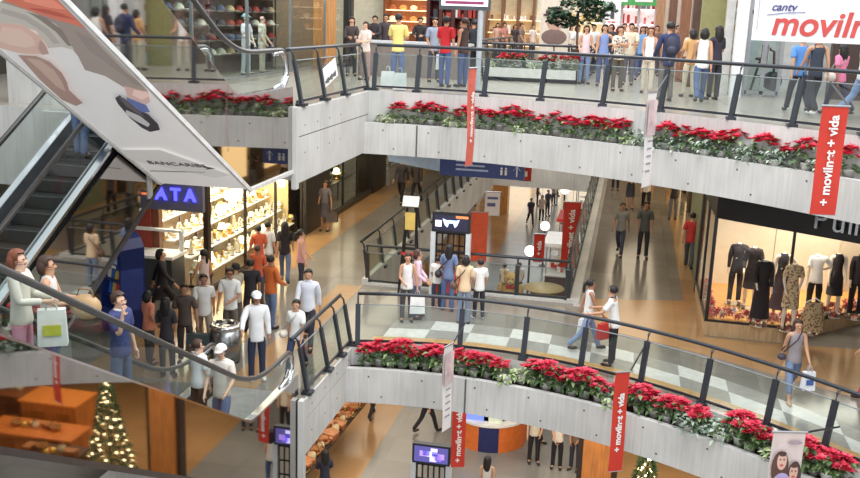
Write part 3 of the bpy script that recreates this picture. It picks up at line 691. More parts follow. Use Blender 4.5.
# cafe counter, pastry case
o = thing('cafe_counter', 'long pale cafe counter behind the yellow shirted man', 'counter', (-5.4, 29.0, T))
MB().b2((-2.9, -.3, 0), (.5, .3, 1.0)).build('cabinet', M((128, 116, 108), .5), o); MB().b2((-3, -.36, 1.0), (.6, .36, 1.07)).build('worktop', M((200, 202, 204), .3), o)
p = put(414, 30, 35.5)
o = thing('pastry_case', 'tall brown pastry case with lit shelves on the upper floor', 'display case', (p.x, 35.4, T))
MB().b2((-1.1, -.3, 0), (1.1, .3, .9)).b2((-1.1, .26, .9), (1.1, .3, 3.4)).b2((-1.1, -.3, .9), (-1.03, .3, 3.4)).b2((1.03, -.3, .9), (1.1, .3, 3.4)).b2((-1.1, -.3, 3.35), (1.1, .3, 3.5)).build('cabinet', wood((120, 70, 40)), o)
for z in (1.25, 1.65, 2.05, 2.45): MB().b2((-1, -.26, z-.03), (1, .24, z)).build('shelf', E((255, 226, 176), 1.3), o)
for zi, z in enumerate((1.25, 1.65, 2.05)):
    for i in range(5):
        c = MB().ball((0, 0, .07), (.14, .12, .09), 10, 6).build('cake', M(((206, 150, 84), (240, 228, 206), (150, 80, 50))[(i+zi) % 3], .6), None, True, (p.x-.8+i*.4, 35.35, T+z+.022))
        tag(c, '%s cake, %s from the left on the %s shelf of the pastry case' % (('golden', 'iced', 'chocolate')[(i+zi) % 3], nth(i), ('lower', 'middle', 'upper')[zi]), 'cake', 'cakes in the pastry case')
# ceiling screen on a post
def screen(name, label, loc, w, h, yaw, post=None):
    o = thing(name, label, 'screen', loc, yaw)
    MB().b2((-w/2, -.04, -h/2), (w/2, .06, h/2)).build('bezel', M((60, 62, 66), .4), o)
    return o
p = put(465, 2, 24.6)
o = thing('totem_screen', 'white screen on a grey post standing on the upper floor', 'screen', (p.x, 24.6, T))
zb = put(465, 10, 24.6).z-T
MB().b2((-.66, -.06, zb), (.66, .06, zb+.85)).build('bezel', M((70, 74, 80), .4), o); MB().b2((-.6, -.068, zb+.1), (.6, -.06, zb+.8)).build('display', E((238, 232, 240), 1.0), o)
MB().b2((-.5, -.073, zb+.14), (.5, -.068, zb+.22)).b2((-.5, -.073, zb+.3), (.2, -.068, zb+.42)).build('picture', M((150, 60, 100), .5), o)
MB().cyl((.42, 0, 0), (.42, 0, zb), .07, n=12).build('post', M((176, 182, 188), .4), o); MB().cyl((.42, 0, 0), (.42, 0, .04), .2, n=16).build('base', STEEL, o)
# shop fronts at the back of the upper floor
def shopfront(label, x0, x1, Y, h, back, frame, glow, n, shelves=4, goods=None):
    o = thing('shopfront', label, 'shopfront', ((x0+x1)/2, Y, T)); w = (x1-x0)/2
    MB().b2((-w, .55, 0), (w, .6, h)).build('back_panel', back, o)
    b = MB().b2((-w, -.06, h-.35), (w, .6, h)).b2((-w, -.06, 0), (w, .1, .25))
    for i in range(n+1): x = -w+2*w*i/n; b.b2((x-.06, -.06, 0), (x+.06, .6, h))
    b.build('frame', frame, o)
    for z in range(shelves):
        MB().b2((-w+.05, .1, .6+z*.6), (w-.05, .5, .64+z*.6)).build('shelf', glow, o)
        if goods:
            b = MB(); x = -w+.15
            while x < w-.15:
                s = random.uniform(.07, .2); b.b2((x, .12, .64+z*.6), (x+s, .32, .64+z*.6+random.uniform(.12, .42)), random.randrange(len(goods))); x += s+random.uniform(.02, .1)
            g = b.build('goods', [M(c, .6) for c in goods], o); g['kind'] = 'stuff'
    return o
def xat(px, Y): return Py(px, 25, Y).x
shopfront('red framed shop with dark racks behind the red shirted man', xat(428, 34), xat(478, 34), 34, 3.6, M((110, 40, 34), .6), M((72, 30, 28), .5), M((60, 50, 46)), 4, 4, [(180, 60, 50), (230, 220, 210), (60, 56, 60), (140, 90, 60)])
shopfront('brown panelled shop at the back left of the upper opening', xat(485, 46), xat(532, 46), 46.5, 4.2, M((214, 190, 150), .6), wood((120, 74, 44)), E((255, 220, 170), .8), 3, 3, [(200, 160, 110), (240, 236, 220), (120, 80, 60)])
shopfront('pale cream shop at the back of the upper opening', xat(534, 47), xat(605, 47), 47, 4.4, M((238, 230, 206), .6), M((200, 186, 160), .5), E((255, 240, 214), .8), 4, 3, [(220, 180, 90), (240, 236, 226), (90, 110, 90)])
shopfront('bright pink lit shop behind the crowd', xat(604, 41), xat(655, 41), 41, 4.4, M((246, 226, 222), .6), M((196, 186, 186), .5), E((255, 226, 226), 1.6), 3, 4, [(220, 120, 120), (250, 244, 240), (150, 160, 170), (200, 60, 60)])
p = put(625, 2, 40.6)
o = thing('shop_sign', 'green shop sign with white lettering above the crowd', 'sign', (p.x, 40.6, p.z)); MB().b2((-1.4, -.08, -.12), (1.4, .05, .5)).build('board', M((66, 150, 76), .5), o); MB().b2((-1.1, -.09, 0), (-.6, -.08, .2)).b2((-.4, -.09, 0), (.1, -.08, .2)).b2((.4, -.09, .02), (1.1, -.08, .18)).build('lettering', WHITE, o)
p = put(613, 11, 39)
o = thing('poster', 'white poster with a dark figure hanging behind the crowd', 'poster', p); MB().b2((-.3, -.01, -.4), (.3, .01, .45)).build('sheet', WHITE, o); MB().ball((0, -.02, .1), (.1, .01, .2), 8, 6).b2((-.08, -.02, -.3), (.06, -.012, .1)).build('picture', M((70, 72, 80), .6), o)
p = put(555, 20, 42)
o = thing('portrait_poster', 'tall poster of a head in a dark hat beyond the upper opening', 'poster', (p.x, 42, T)); hz = p.z-T
MB().b2((-.62, 0, 0), (.62, .05, hz+.9)).build('panel', M((222, 208, 190), .6), o); MB().ball((0, -.01, hz), (.36, .02, .45), 14, 10).build('face_print', M((206, 160, 140), .6), o, True); MB().ball((0, -.03, hz+.3), (.42, .02, .26), 14, 8).b2((-.5, -.04, hz+.16), (.5, -.01, hz+.24)).build('hat_print', M((66, 50, 48), .6), o)
MB().ball((0, -.01, hz-.72), (.55, .02, .34), 12, 8).build('shoulder_print', M((120, 96, 90), .6), o)
# pillars and green wall to the right
for i, (a, c_, Y, cl) in enumerate([(655, 664, 38, (176, 128, 92)), (668, 676, 36, (110, 72, 54)), (680, 690, 33, (140, 92, 64)), (692, 700, 30.5, (92, 66, 54))]):
    wall('trim_%d' % (30+i), (xat(a, Y), Y, T), (xat(c_, Y), Y+.6, 9.4), wood(cl))
wall('wall_upper_right', (xat(701, 28.5), 28.5, T), (xat(726, 28.5), 28.9, 9.4), M((136, 132, 84), .6))
wall('trim_40', (xat(726, 27.9), 27.9, T), (xat(734, 27.9), 28.3, 9.4), M((206, 204, 200), .4))
wall('wall_upper_right', (xat(734, 30), 30.4, T), (12, 30.6, 9.4), M((206, 208, 206), .6))
wall('trim_41', (xat(737, 27), 27, T), (xat(748, 27), 27.4, 9.4), M((232, 234, 236), .4))
wall('trim_42', (xat(836, 27.9), 27.9, T), (11.9, 28.2, 9.4), M((62, 46, 40), .5))
b = MB(); Y = 27.6
for px in (751, 768, 785): x = xat(px, Y); b.b2((x-.05, Y-.05, T), (x+.05, Y+.05, 8.6))
b.b2((xat(751, Y), Y-.05, T+.06), (xat(785, Y), Y+.05, T+.16)); b.b2((xat(751, Y), Y-.05, T+2.2), (xat(785, Y), Y+.05, T+2.3))
dr = struct(b.build('door_1', STEEL)); MB().b2((xat(751, Y), Y-.01, T+.1), (xat(785, Y), Y+.01, 8.6)).build('pane', GLASS, dr)
for px in (765, 771): MB().cyl((xat(px, Y), Y-.1, T+.8), (xat(px, Y), Y-.1, T+1.4), .02, n=8).build('door_handle', CHROME, dr)
o = thing('goods_rack', 'slim rack of bright goods beside the white pillar', 'rack', (xat(731, 29.2), 29.2, T)); MB().b2((-.25, 0, 0), (.25, .04, 3.2)).build('back_panel', WHITE, o)
b = MB()
for z in range(8):
    for i in range(3): b.box((-.16+.16*i, -.05, .5+z*.33), (.11, .08, .2), None, (z+i*2) % 4)
g = b.build('goods', [M((206, 150, 80), .6), M((90, 130, 80), .6), M((190, 60, 60), .6), M((240, 236, 226), .6)], o); g['kind'] = 'stuff'
# exercise machine behind the glass doors
o = thing('exercise_bike', 'dark exercise bike behind the glass doors', 'exercise machine', (xat(768, 28.9), 28.9, T))
MB().tube([(-.5, 0, .05), (.5, 0, .05)], .04).tube([(-.3, 0, .05), (-.1, 0, .95)], .035).tube([(.35, 0, .05), (.25, 0, 1.2), (.1, 0, 1.25)], .035).tube([(-.2, 0, .5), (.3, 0, .45)], .04).build('frame', DARK2, o, True)
MB().cyl((.28, -.06, .38), (.28, .06, .38), .27, n=18).build('flywheel', M((70, 70, 74), .4, .5), o); MB().ball((-.1, 0, .98), (.16, .1, .05), 10, 6).build('saddle', BLACK, o, True); MB().tube([(.1, -.22, 1.3), (.16, 0, 1.24), (.1, .22, 1.3)], .022).build('handlebar', BLACK, o, True)
MB().tube([(.1, -.14, .38), (.1, -.05, .38)], .03).tube([(.1, .14, .28), (.1, .05, .38)], .03).build('pedal', BLACK, o)
# the big hanging sign at top right
A = put(751, 40, 20.6); Bp = put(862, 48, 20.0); w_ = (Bp-A); w_.z = 0; wl = w_.length+1.6; ux = w_.normalized(); 
o = thing('hanging_sign', 'large white hanging sign with a blue name and big red lettering', 'sign', (A.x, A.y, A.z-.0))
R = Matrix((ux, Vector((0, 0, 1)).cross(ux), Vector((0, 0, 1)))).transposed()
MB().box(R @ Vector((wl/2, .04, .75)), (wl, .06, 1.5), R).build('board', M((240, 240, 240), .5), o)
uy = Vector((0, 0, 1)); nrm = -R.col[1]
text('cantv', .22, M((62, 62, 120), .5), o, frame_m(ux*.56+uy*.66+nrm*.006, ux, uy), shear=.3, bold=.004)
MB().tube([ux*.25+uy*.5+nrm*.01, ux*.6+uy*.55+nrm*.01, ux*.98+uy*.57+nrm*.01], .008, 5).build('swoosh', M((70, 80, 150), .5), o)
text('movilnet', .66, M((196, 70, 66), .5), o, frame_m(ux*.36+uy*.33+nrm*.006, ux, uy), align='LEFT', shear=.18, bold=.014)
MB().cyl(R @ Vector((.4, .04, 1.5)), R @ Vector((.4, .04, 3.2)), .015, n=6).cyl(R @ Vector((wl-.4, .04, 1.5)), R @ Vector((wl-.4, .04, 3.2)), .015, n=6).build('hanger', STEEL, o)
for s_ in (1.5,): MB().b2(tuple(ux*.08+uy*.2+nrm*.004), tuple(ux*.1+uy*.9+nrm*.008)).build('margin_note', M((176, 176, 180), .5), o)
# ficus behind the upper opening
def leafy(name, label, cat, loc, blobs, trunk, col, n, ls, pot=None):
    o = thing(name, label, cat, loc); b = MB()
    for (c, r) in blobs:
        for i in range(n):
            d = Vector((random.gauss(0, 1), random.gauss(0, 1), random.gauss(0, 1))).normalized()*random.uniform(.55, 1)
            p = Vector(c)+Vector((d.x*r[0], d.y*r[1], d.z*r[2])); a = Vector((random.uniform(-1, 1), random.uniform(-1, 1), random.uniform(-.6, .6))).normalized()*ls; s = a.cross(Vector((random.uniform(-.4, .4), random.uniform(-.4, .4), 1))).normalized()*ls*.35
            b.add([p-a*.5, p+s, p+a*.5, p-s], [(0, 1, 2, 3)], random.randrange(2))
    g = b.build('foliage', [M(col, .7), M(tuple(int(x*.72) for x in col), .7)], o)
    MB().tube(trunk, .05 if not pot else .045, 7).build('trunk', BROWN, o, True)
    if pot: MB().lathe([(pot*.7, 0), (pot, pot*1.5), (pot*.9, pot*1.5), (pot*.85, pot*1.3)], n=16).build('pot', M((150, 140, 126), .7), o, True)
    return o
p = put(578, 12, 33.5); hz = p.z-T
leafy('ficus_tree', 'dark green potted ficus tree beside the upper opening', 'tree', (p.x, 33.5, T), [((0, 0, hz), (1.0, .9, .5)), ((-.5, 0, hz-.25), (.6, .6, .3)), ((.6, 0, hz+.1), (.7, .7, .4)), ((0, 0, hz+.5), (.8, .8, .4))], [(0, 0, .3), (.04, 0, 1), (0, 0, hz)], (52, 84, 56), 230, .22, .42)

# ------------------------------------------------------------------ middle floor: signs and stands
Y = 25.5
A = put(440, 160, Y); Bp = put(524, 176, Y); Cc = put(391, 153, 27)
o = thing('direction_sign', 'long navy direction sign with restroom and arrow symbols hung under the upper floor', 'sign', ((A.x+Bp.x)/2, Y, (A.z+Bp.z)/2))
w_ = (Bp.x-A.x)/2; h_ = .27
MB().b2((-w_, 0, -h_), (w_, .2, h_)).build('board', M((46, 62, 120), .4), o)
MB().prism([(-w_, 0), (-w_, .2), (Cc.x-o.location.x, 1.4), (Cc.x-o.location.x, 1.2)], -h_+.1, h_).build('side_board', M((92, 128, 176), .4), o)
b = MB()
for i, z in enumerate((.14, .02, -.1)): b.b2((-w_+.45, -.006, z), (-w_+.45+(1.0, .8, .9)[i], 0, z+.05))
b.build('direction_text', M((176, 190, 220), .5), o)
for x in (w_-.62, w_-.5): b = MB(); b.cyl((x, -.006, .02), (x, 0, .02), .03, n=10); b.b2((x-.03, -.006, -.16), (x+.03, 0, -.02)); b.build('pictogram', WHITE, o)
b = MB()
for q in ((-.1, -.0), (.1, -.0)): b.bar((w_-.2+q[0], -.003, -.02), (w_-.2, -.003, .1), .035, .006, 0, (0, 1, 0))
b.b2((w_-.215, -.006, -.18), (w_-.185, 0, .08))
b.build('pictogram', WHITE, o)
MB().b2((-w_+.3, .08, h_), (-w_+.34, .12, 3.75-o.location.z)).b2((w_-.34, .08, h_), (w_-.3, .12, 3.75-o.location.z)).build('hanger', STEEL, o)
# ladder-like notice stand
p = put(412, 200, 23.3); hz = p.z
o = thing('notice_stand', 'slim black notice stand with a yellow card by the floor opening', 'stand', (p.x, 23.25, 0))
b = MB()
for sx in (-1, 1): b.tube([(sx*.24, -.18, 0), (sx*.1, 0, hz)], .03, 6); b.tube([(sx*.24, .18, 0), (sx*.1, 0, hz)], .03, 6)
for z in (.5, .9, 1.3, 1.7): w0 = .24-.14*z/hz; b.tube([(-w0, -.18*(1-z/hz), z), (w0, -.18*(1-z/hz), z)], .015, 6)
b.build('frame', BLACK, o)
MB().box((0, -.06, hz-.02), (.42, .05, .28), Matrix.Rotation(-.5, 3, 'X')).build('header_card', M((206, 208, 206), .5), o); MB().b2((-.13, -.1, hz-.75), (.13, -.085, hz-.3)).build('notice_card', M((206, 176, 90), .6), o); MB().b2((-.2, -.13, hz*.42), (.2, -.115, hz*.42+.08)).build('red_strip', RED, o)
def totem(label, cx, Yt, z0, tv_top, tv_bot, hw, pic):
    o = thing('screen_totem', label, 'screen stand', (cx, Yt, z0)); a = tv_bot-z0; c = tv_top-z0
    MB().b2((-hw, -.05, a), (hw, .1, c)).build('bezel', M((30, 32, 38), .35), o)
    MB().b2((-hw+.05, -.056, a+.05), (hw-.05, -.05, c-.05)).build('display', pic[0], o)
    for f in pic[1](hw, a, c): f(o)
    for sx in (-1, 1): MB().b2((sx*hw*.93-.06, -.05, 0), (sx*hw*.93+.06, .1, a)).build('post', M((198, 204, 208), .4), o)
    b = MB()
    for i in range(6): x = -hw*.75+hw*1.5*i/5; b.b2((x-.02, 0, a*.42), (x+.02, .03, a-.03))
    for i in range(4): z = a*.44+(a*.54)*i/3; b.b2((-hw*.8, 0, z-.02), (hw*.8, .03, z+.02))
    b.build('grille', BLACK, o); MB().b2((-hw*.85, .05, .1), (hw*.85, .08, a*.42)).build('lower_panel', RED if z0 == 0 else M((150, 154, 160), .5), o)
    return o
def pic_mid(hw, a, c):
    h = c-a
    return [lambda o: MB().b2((-hw*.82, -.062, a+h*.3), (-hw*.5, -.056, a+h*.62)).build('picture', E((226, 226, 236), 1.2), o),
            lambda o: MB().add([(-.12, -.06, a+h*.65), (.14, -.06, a+h*.65), (.22, -.06, a+h*.72), (.16, -.06, a+h*.4), (.1, -.06, a+h*.28), (.06, -.06, a+h*.5), (-.05, -.06, a+h*.5), (-.09, -.06, a+h*.28), (-.16, -.06, a+h*.4), (-.22, -.06, a+h*.72)], [tuple(range(10))]).build('picture', E((170, 200, 255), 1.6), o),
            lambda o: MB().b2((hw*.25, -.062, a+h*.78), (hw*.9, -.056, a+h*.9)).build('picture', E((220, 110, 60), 1), o)]
def pic_low(hw, a, c):
    h = c-a; r = []
    for i in range(9):
        x = random.uniform(-hw*.8, hw*.5); z = a+h*random.uniform(.1, .6); cc = random.choice([(110, 90, 200), (200, 190, 240), (60, 60, 140), (150, 120, 190)])
        r.append(lambda o, x=x, z=z, cc=cc: MB().b2((x, -.062, z), (x+hw*.35, -.056, z+h*.28)).build('picture', E(cc, 1.0), o))
    return r
A = put(433, 210, 23.2); Bp = put(470, 234, 23.2)
totem('black screen with a bright glyph on white posts by the floor opening', (A.x+Bp.x)/2, 23.2, 0, A.z-.05, Bp.z, (Bp.x-A.x)/2, (E((26, 26, 46), .6), pic_mid))
Yl = Pz(432, 466, LO+2.0).y
A = put(413, 442, Yl); Bp = put(450, 466, Yl)
totem('screen with a purple moving picture on a stand on the lower floor', (A.x+Bp.x)/2, Yl, LO, A.z, Bp.z, (Bp.x-A.x)/2, (E((70, 66, 130), .9), pic_low))
# waste bin near the foot of the lower escalator
p = Pz(226, 361, 0)
o = thing('waste_bin', 'round steel litter bin behind the man in the white cap', 'bin', p)
MB().cyl((0, 0, .04), (0, 0, .72), .3, .3, 20).build('body', M((150, 152, 152), .25, .9), o, True); MB().lathe([(.3, .72), (.32, .74), (.32, .8), (.24, .82), (.22, .74)], n=20).build('rim', CHROME, o, True); MB().cyl((0, 0, 0), (0, 0, .04), .27, n=20).build('base', BLACK, o)
# ------------------------------------------------------------------ people
def skin_obj(name, nodes, parent, mat, sub=1, root=0):
    """nodes: list of (pos, rx, ry, parent index or None)"""
    me = bpy.data.meshes.new(name)
    me.from_pydata([tuple(n[0]) for n in nodes], [(n[3], i) for i, n in enumerate(nodes) if n[3] is not None], [])
    me.materials.append(mat)
    o = bpy.data.objects.new(name, me); COL.objects.link(o); o.parent = parent
    m = o.modifiers.new('skin', 'SKIN'); m.use_smooth_shade = True; m.branch_smoothing = .3
    sv = me.skin_vertices[0].data
    for i, n in enumerate(nodes): sv[i].radius = (n[1], n[2]); sv[i].use_root = n[3] is None
    if sub: s = o.modifiers.new('smooth', 'SUBSURF'); s.levels = sub; s.render_levels = sub
    return o
SKIN = [(222, 178, 150), (200, 150, 118), (170, 120, 92), (128, 86, 64)]
HAIRC = {'k': (26, 22, 22), 'b': (66, 44, 34), 'r': (120, 66, 44), 'g': (130, 126, 122), 'y': (170, 130, 80)}
POSE = {
    'stand': dict(), 'stand2': dict(la=(8, 8, 15, 5), ra=(-4, 8, 10, 0), lk=(3, 2), rk=(-2, 4)),
    'walk': dict(lk=(24, 8), rk=(-20, 22), la=(-22, 6, 12, 0), ra=(20, 6, 22, 0)),
    'walk2': dict(lk=(-18, 24), rk=(22, 6), la=(20, 6, 25, 0), ra=(-18, 6, 14, 0)),
    'stride': dict(lk=(34, 6), rk=(-30, 26), la=(-30, 10, 12, 0), ra=(26, 14, 20, 0)),
    'fold': dict(la=(22, 10, 95, 55), ra=(26, 10, 90, 55)),
    'phone': dict(la=(0, 8, 12, 0), ra=(42, 12, 128, 10)),
    'rail': dict(la=(32, 10, 45, 0), ra=(30, 12, 50, 0), lean=8),
    'point': dict(la=(48, 22, 14, 0), ra=(0, 8, 14, 0)),
    'pointr': dict(ra=(48, 22, 14, 0), la=(0, 8, 14, 0)),
    'hold': dict(la=(18, 8, 70, 20), ra=(14, 8, 75, 25)),
    'bag': dict(la=(2, 14, 6, 0), ra=(8, 8, 62, 20)),
    'hips': dict(la=(-14, 42, 70, 70), ra=(2, 8, 10, 0)),
    'step': dict(lk=(30, 40), rk=(-4, 4), la=(16, 10, 50, 10), ra=(10, 10, 40, 10)),
    'seat': dict(lk=(82, 80), rk=(84, 82), la=(25, 8, 50, 10), ra=(25, 8, 50, 10)),
    'bend': dict(lean=24, la=(40, 8, 30, 0), ra=(36, 8, 40, 0), lk=(12, 12), rk=(4, 8)),
}
def person(loc, face, h, top, bottom, label, hair=('short', 'k'), skin=1, pose='stand', female=False, yaw=0, shoe=(40, 36, 36), group=None, name='person', cat='person', head=True, cap=None, faced=None, collar=None, z_fix=True):
    ps = dict(POSE[pose] if isinstance(pose, str) else pose); rj = random.Random(label)
    if pose in ('stand', 'stand2'):
        for q_ in ('la', 'ra'): a_ = ps.get(q_, (2, 4, 10, 0)); ps[q_] = (a_[0]+rj.uniform(-8, 14), a_[1]+rj.uniform(-2, 4), a_[2]+rj.choice([0, 6, 20, 45]), a_[3]+rj.choice([0, 0, 20]))
        face += rj.uniform(-14, 14); yaw = yaw or rj.uniform(-22, 22)
    s = h/1.7; face_r = -math.radians(face)
    root = thing(name, label, cat, loc, face_r, group)
    sm = M(SKIN[skin] if isinstance(skin, int) else skin, .55, 0, .04)
    V_ = lambda x, y, z: Vector((x, y, z))
    lean = math.radians(ps.get('lean', 0)); sw = .15 if female else .172; hw = .09
    def tor(z, y=0, x=0):                                            # torso point leaning about the hips
        dz = z-.92; return V_(x, y*math.cos(lean)+dz*math.sin(lean), .92+dz*math.cos(lean)-y*math.sin(lean))
    def limb(p, a, ab, side): a = math.radians(a); ab = math.radians(ab); return V_(side*math.sin(ab), math.sin(a)*math.cos(ab), -math.cos(a)*math.cos(ab))
    J = {}
    for sd, key in ((-1, 'l'), (1, 'r')):
        th, kn = ps.get(key+'k', (0, 0)); hip = V_(sd*hw, 0, .9)
        kneep = hip+limb(0, th, 1.5, sd)*.43; ank = kneep+limb(0, th-kn, .5, sd)*.41
        J[key+'hip'] = hip; J[key+'knee'] = kneep; J[key+'ank'] = ank
        ft = math.radians(max(-35, min(20, (th-kn)*.5))); J[key+'toe'] = ank+V_(sd*.03, .15*math.cos(ft), -.055+.15*math.sin(ft)*.6)
        a, ab, el, inw = ps.get(key+'a', (2, 4, 10, 0)); sh = tor(1.40, 0, sd*sw)
        elb = sh+limb(0, a, ab, sd)*.285
        t = math.radians(a+el); iw = math.radians(inw); fd = V_(-sd*math.sin(iw)+sd*math.sin(math.radians(ab))*.5*math.cos(iw), math.sin(t)*math.cos(iw), -math.cos(t)*math.cos(iw)).normalized()
        J[key+'sh'] = sh; J[key+'elb'] = elb; J[key+'wr'] = elb+fd*.25; J[key+'fd'] = fd
    zmin = min(J['lank'].z, J['rank'].z)-.085
    if pose == 'seat': zmin = 0.0
    off = V_(0, 0, -zmin)
    S = lambda v: (v+off)*s
    gx = .93 if female else 1.0
    N = []
    def add(p, rx, ry, par): N.append((S(p), rx*s, ry*s, par)); return len(N)-1
    pel = add(tor(.93), .13*gx+(.01 if female else 0), .095, None); wa = add(tor(1.08), .112*gx-(.012 if female else 0), .082, pel); ch = add(tor(1.26, .005), .135*gx, .1, wa); uc = add(tor(1.385), .115*gx, .078, ch)
    nk = add(tor(1.455, .0), .052, .052, uc)
    hy = math.radians(yaw)
    hd = lambda x, y, z: tor(z, y*math.cos(hy)-x*math.sin(hy)*0+0, 0)+V_(-y*math.sin(hy)+x*math.cos(hy), x*math.sin(hy), 0)
    if head:
        h1 = add(hd(0, .02, 1.53), .062, .068, nk); h2 = add(hd(0, .012, 1.60), .078, .094, h1); h3 = add(hd(0, 0, 1.665), .062, .07, h2)
        add(hd(0, .118, 1.572), .013, .012, h1)
        add(hd(.082, 0, 1.585), .014, .02, h2); add(hd(-.082, 0, 1.585), .014, .02, h2)
    else: add(tor(1.50), .047, .047, nk)
    for sd, k in ((-1, 'l'), (1, 'r')):
        hp = add(J[k+'hip']-V_(0, 0, .03), .088, .09, pel); kn = add(J[k+'knee'], .056, .058, hp); cf = add(J[k+'knee'].lerp(J[k+'ank'], .35), .053, .056, kn); an = add(J[k+'ank'], .036, .038, cf); add(J[k+'toe'], .038, .03, an)
        sh = add(J[k+'sh'], .056*gx, .056, uc); ua = add(J[k+'sh'].lerp(J[k+'elb'], .5), .047*gx, .047, sh); el = add(J[k+'elb'], .039*gx, .039, ua); wr = add(J[k+'wr'], .026, .026, el)
        fd = J[k+'fd']; pa = add(J[k+'wr']+fd*.07, .034, .024, wr)
        side = fd.cross(V_(sd, 0, 0)); side = side.normalized() if side.length > .2 else V_(0, 1, 0); curl = V_(-sd, 0, 0)
        for q, (o_, ln) in enumerate(((.028, .075), (.010, .085), (-.009, .08), (-.027, .062))):
            b0 = J[k+'wr']+fd*.10+side*o_; f1 = add(b0+fd*ln*.5, .009, .009, pa); add(b0+fd*ln*.9+curl*.022, .0075, .0075, f1)
        t1 = add(J[k+'wr']+fd*.055+side*.045+curl*.012, .011, .011, pa); add(J[k+'wr']+fd*.09+side*.055+curl*.024, .009, .009, t1)
    body_o = skin_obj('body', N, root, sm)
    # clothing
    tc, ts = top; tm = tc if isinstance(tc, bpy.types.Material) else M(tc, .8, 0, .08, 5)
    C = []
    def cad(p, rx, ry, par): C.append((S(p), rx*s, ry*s, par)); return len(C)-1
    hem = .9 if ts != 'crop' else 1.02
    if ts in ('jacket', 'dress'): hem = .84
    w0 = .022
    rr = ((.15+w0)*gx+(.012 if female else 0), .116+w0)
    re = cad(tor(hem-.10), rr[0], rr[1], None); rf = cad(tor(hem-.07), rr[0], rr[1], re); r0 = cad(tor(hem+.03), rr[0]-.006, rr[1]-.006, rf); r1 = cad(tor(1.08), (.122+w0)*gx-(.008 if female else 0), .09+w0, r0); r2 = cad(tor(1.27, .006), (.142+w0)*gx, .105+w0 if not female else .112+w0, r1); r3 = cad(tor(1.40), (.13+w0)*gx, .09+w0*.8, r2); r4 = cad(tor(1.45), .078, .076, r3); cad(tor(1.475), .066, .068, r4)
    if ts != 'tank':
        for sd, k in ((-1, 'l'), (1, 'r')):
            a = cad(J[k+'sh']+V_(0, 0, .006), .066*gx, .068, r3); e = cad(J[k+'sh'].lerp(J[k+'elb'], .66), .068*gx, .068, a); e = cad(J[k+'sh'].lerp(J[k+'elb'], .84), .068*gx, .068, e)
            if ts in ('long', 'jacket'): e2 = cad(J[k+'elb'], .058*gx, .058, e); e3 = cad(J[k+'wr'].lerp(J[k+'elb'], .12), .045, .045, e2); cad(J[k+'wr'], .045, .045, e3)
    else:
        for sd in (-1, 1): cad(tor(1.425, 0, sd*sw*.66), .05, .075, r3)
    shirt_o = skin_obj('shirt' if ts not in ('jacket',) else 'jacket', C, root, tm)
    if collar: 
        b = MB(); cpt = S(tor(1.455)); b.lathe([(.066*s, -.02*s), (.074*s, .015*s), (.062*s, .03*s)], cpt, 12); b.build('collar', M(collar, .8), shirt_o, True)
    bc, bs = bottom; bm = bc if isinstance(bc, bpy.types.Material) else M(bc, .85, 0, .12, 8)
    B = []
    def bad(p, rx, ry, par): B.append((S(p), rx*s, ry*s, par)); return len(B)-1
    if bs in ('trousers', 'shorts', 'capri'):
        q9 = bad(tor(1.04), .132*gx, .102, None); q0 = bad(tor(.99), .138*gx, .106, q9); q1 = bad(tor(.9), .142*gx+(.008 if female else 0), .112, q0)
        for sd, k in ((-1, 'l'), (1, 'r')):
            a = bad(J[k+'hip']-V_(0, 0, .05), .1, .103, q1); kk = bad(J[k+'knee'], .072, .074, a)
            if bs == 'shorts': bad(J[k+'knee'].lerp(J[k+'ank'], .12), .074, .076, kk)
            if bs == 'trousers': c = bad(J[k+'knee'].lerp(J[k+'ank'], .5), .064, .066, kk); c = bad(J[k+'ank']+V_(0, 0, .03), .062, .064, c); bad(J[k+'ank']+V_(0, 0, -.03), .062, .066, c)
            if bs == 'capri': c = bad(J[k+'knee'].lerp(J[k+'ank'], .6), .06, .062, kk); bad(J[k+'knee'].lerp(J[k+'ank'], .72), .06, .062, c)
        skin_obj('trousers' if bs != 'shorts' else 'shorts', B, root, bm)
    elif bs in ('skirt', 'longskirt'):
        zl = .48 if bs == 'skirt' else .14; b = MB(); n = 16; prof = [(.13, .1, 1.0), (.165, .13, .9), (.175, .15, .72), (.19 if bs == 'skirt' else .22, .17 if bs == 'skirt' else .2, zl)]
        vs = []
        for rx, ry, z in prof:
            for i in range(n): a = 2*PI*i/n; vs.append(S(V_(rx*math.cos(a), ry*math.sin(a), z)))
        b.add(vs, [(j*n+i, j*n+(i+1) % n, (j+1)*n+(i+1) % n, (j+1)*n+i) for j in range(3) for i in range(n)]+[tuple(range(n)), tuple(range(3*n, 4*n))[::-1]])
        b.build('skirt', bm, root, True)
    for k in 'lr':
        b = MB(); a, t = S(J[k+'ank']), S(J[k+'toe']); mid = a.lerp(t, .55)+Vector((0, 0, -.02*s)); b.ball(mid, (.048*s, .125*s, .045*s), 10, 6)
        b.build('shoe', M(shoe, .5), root, True)
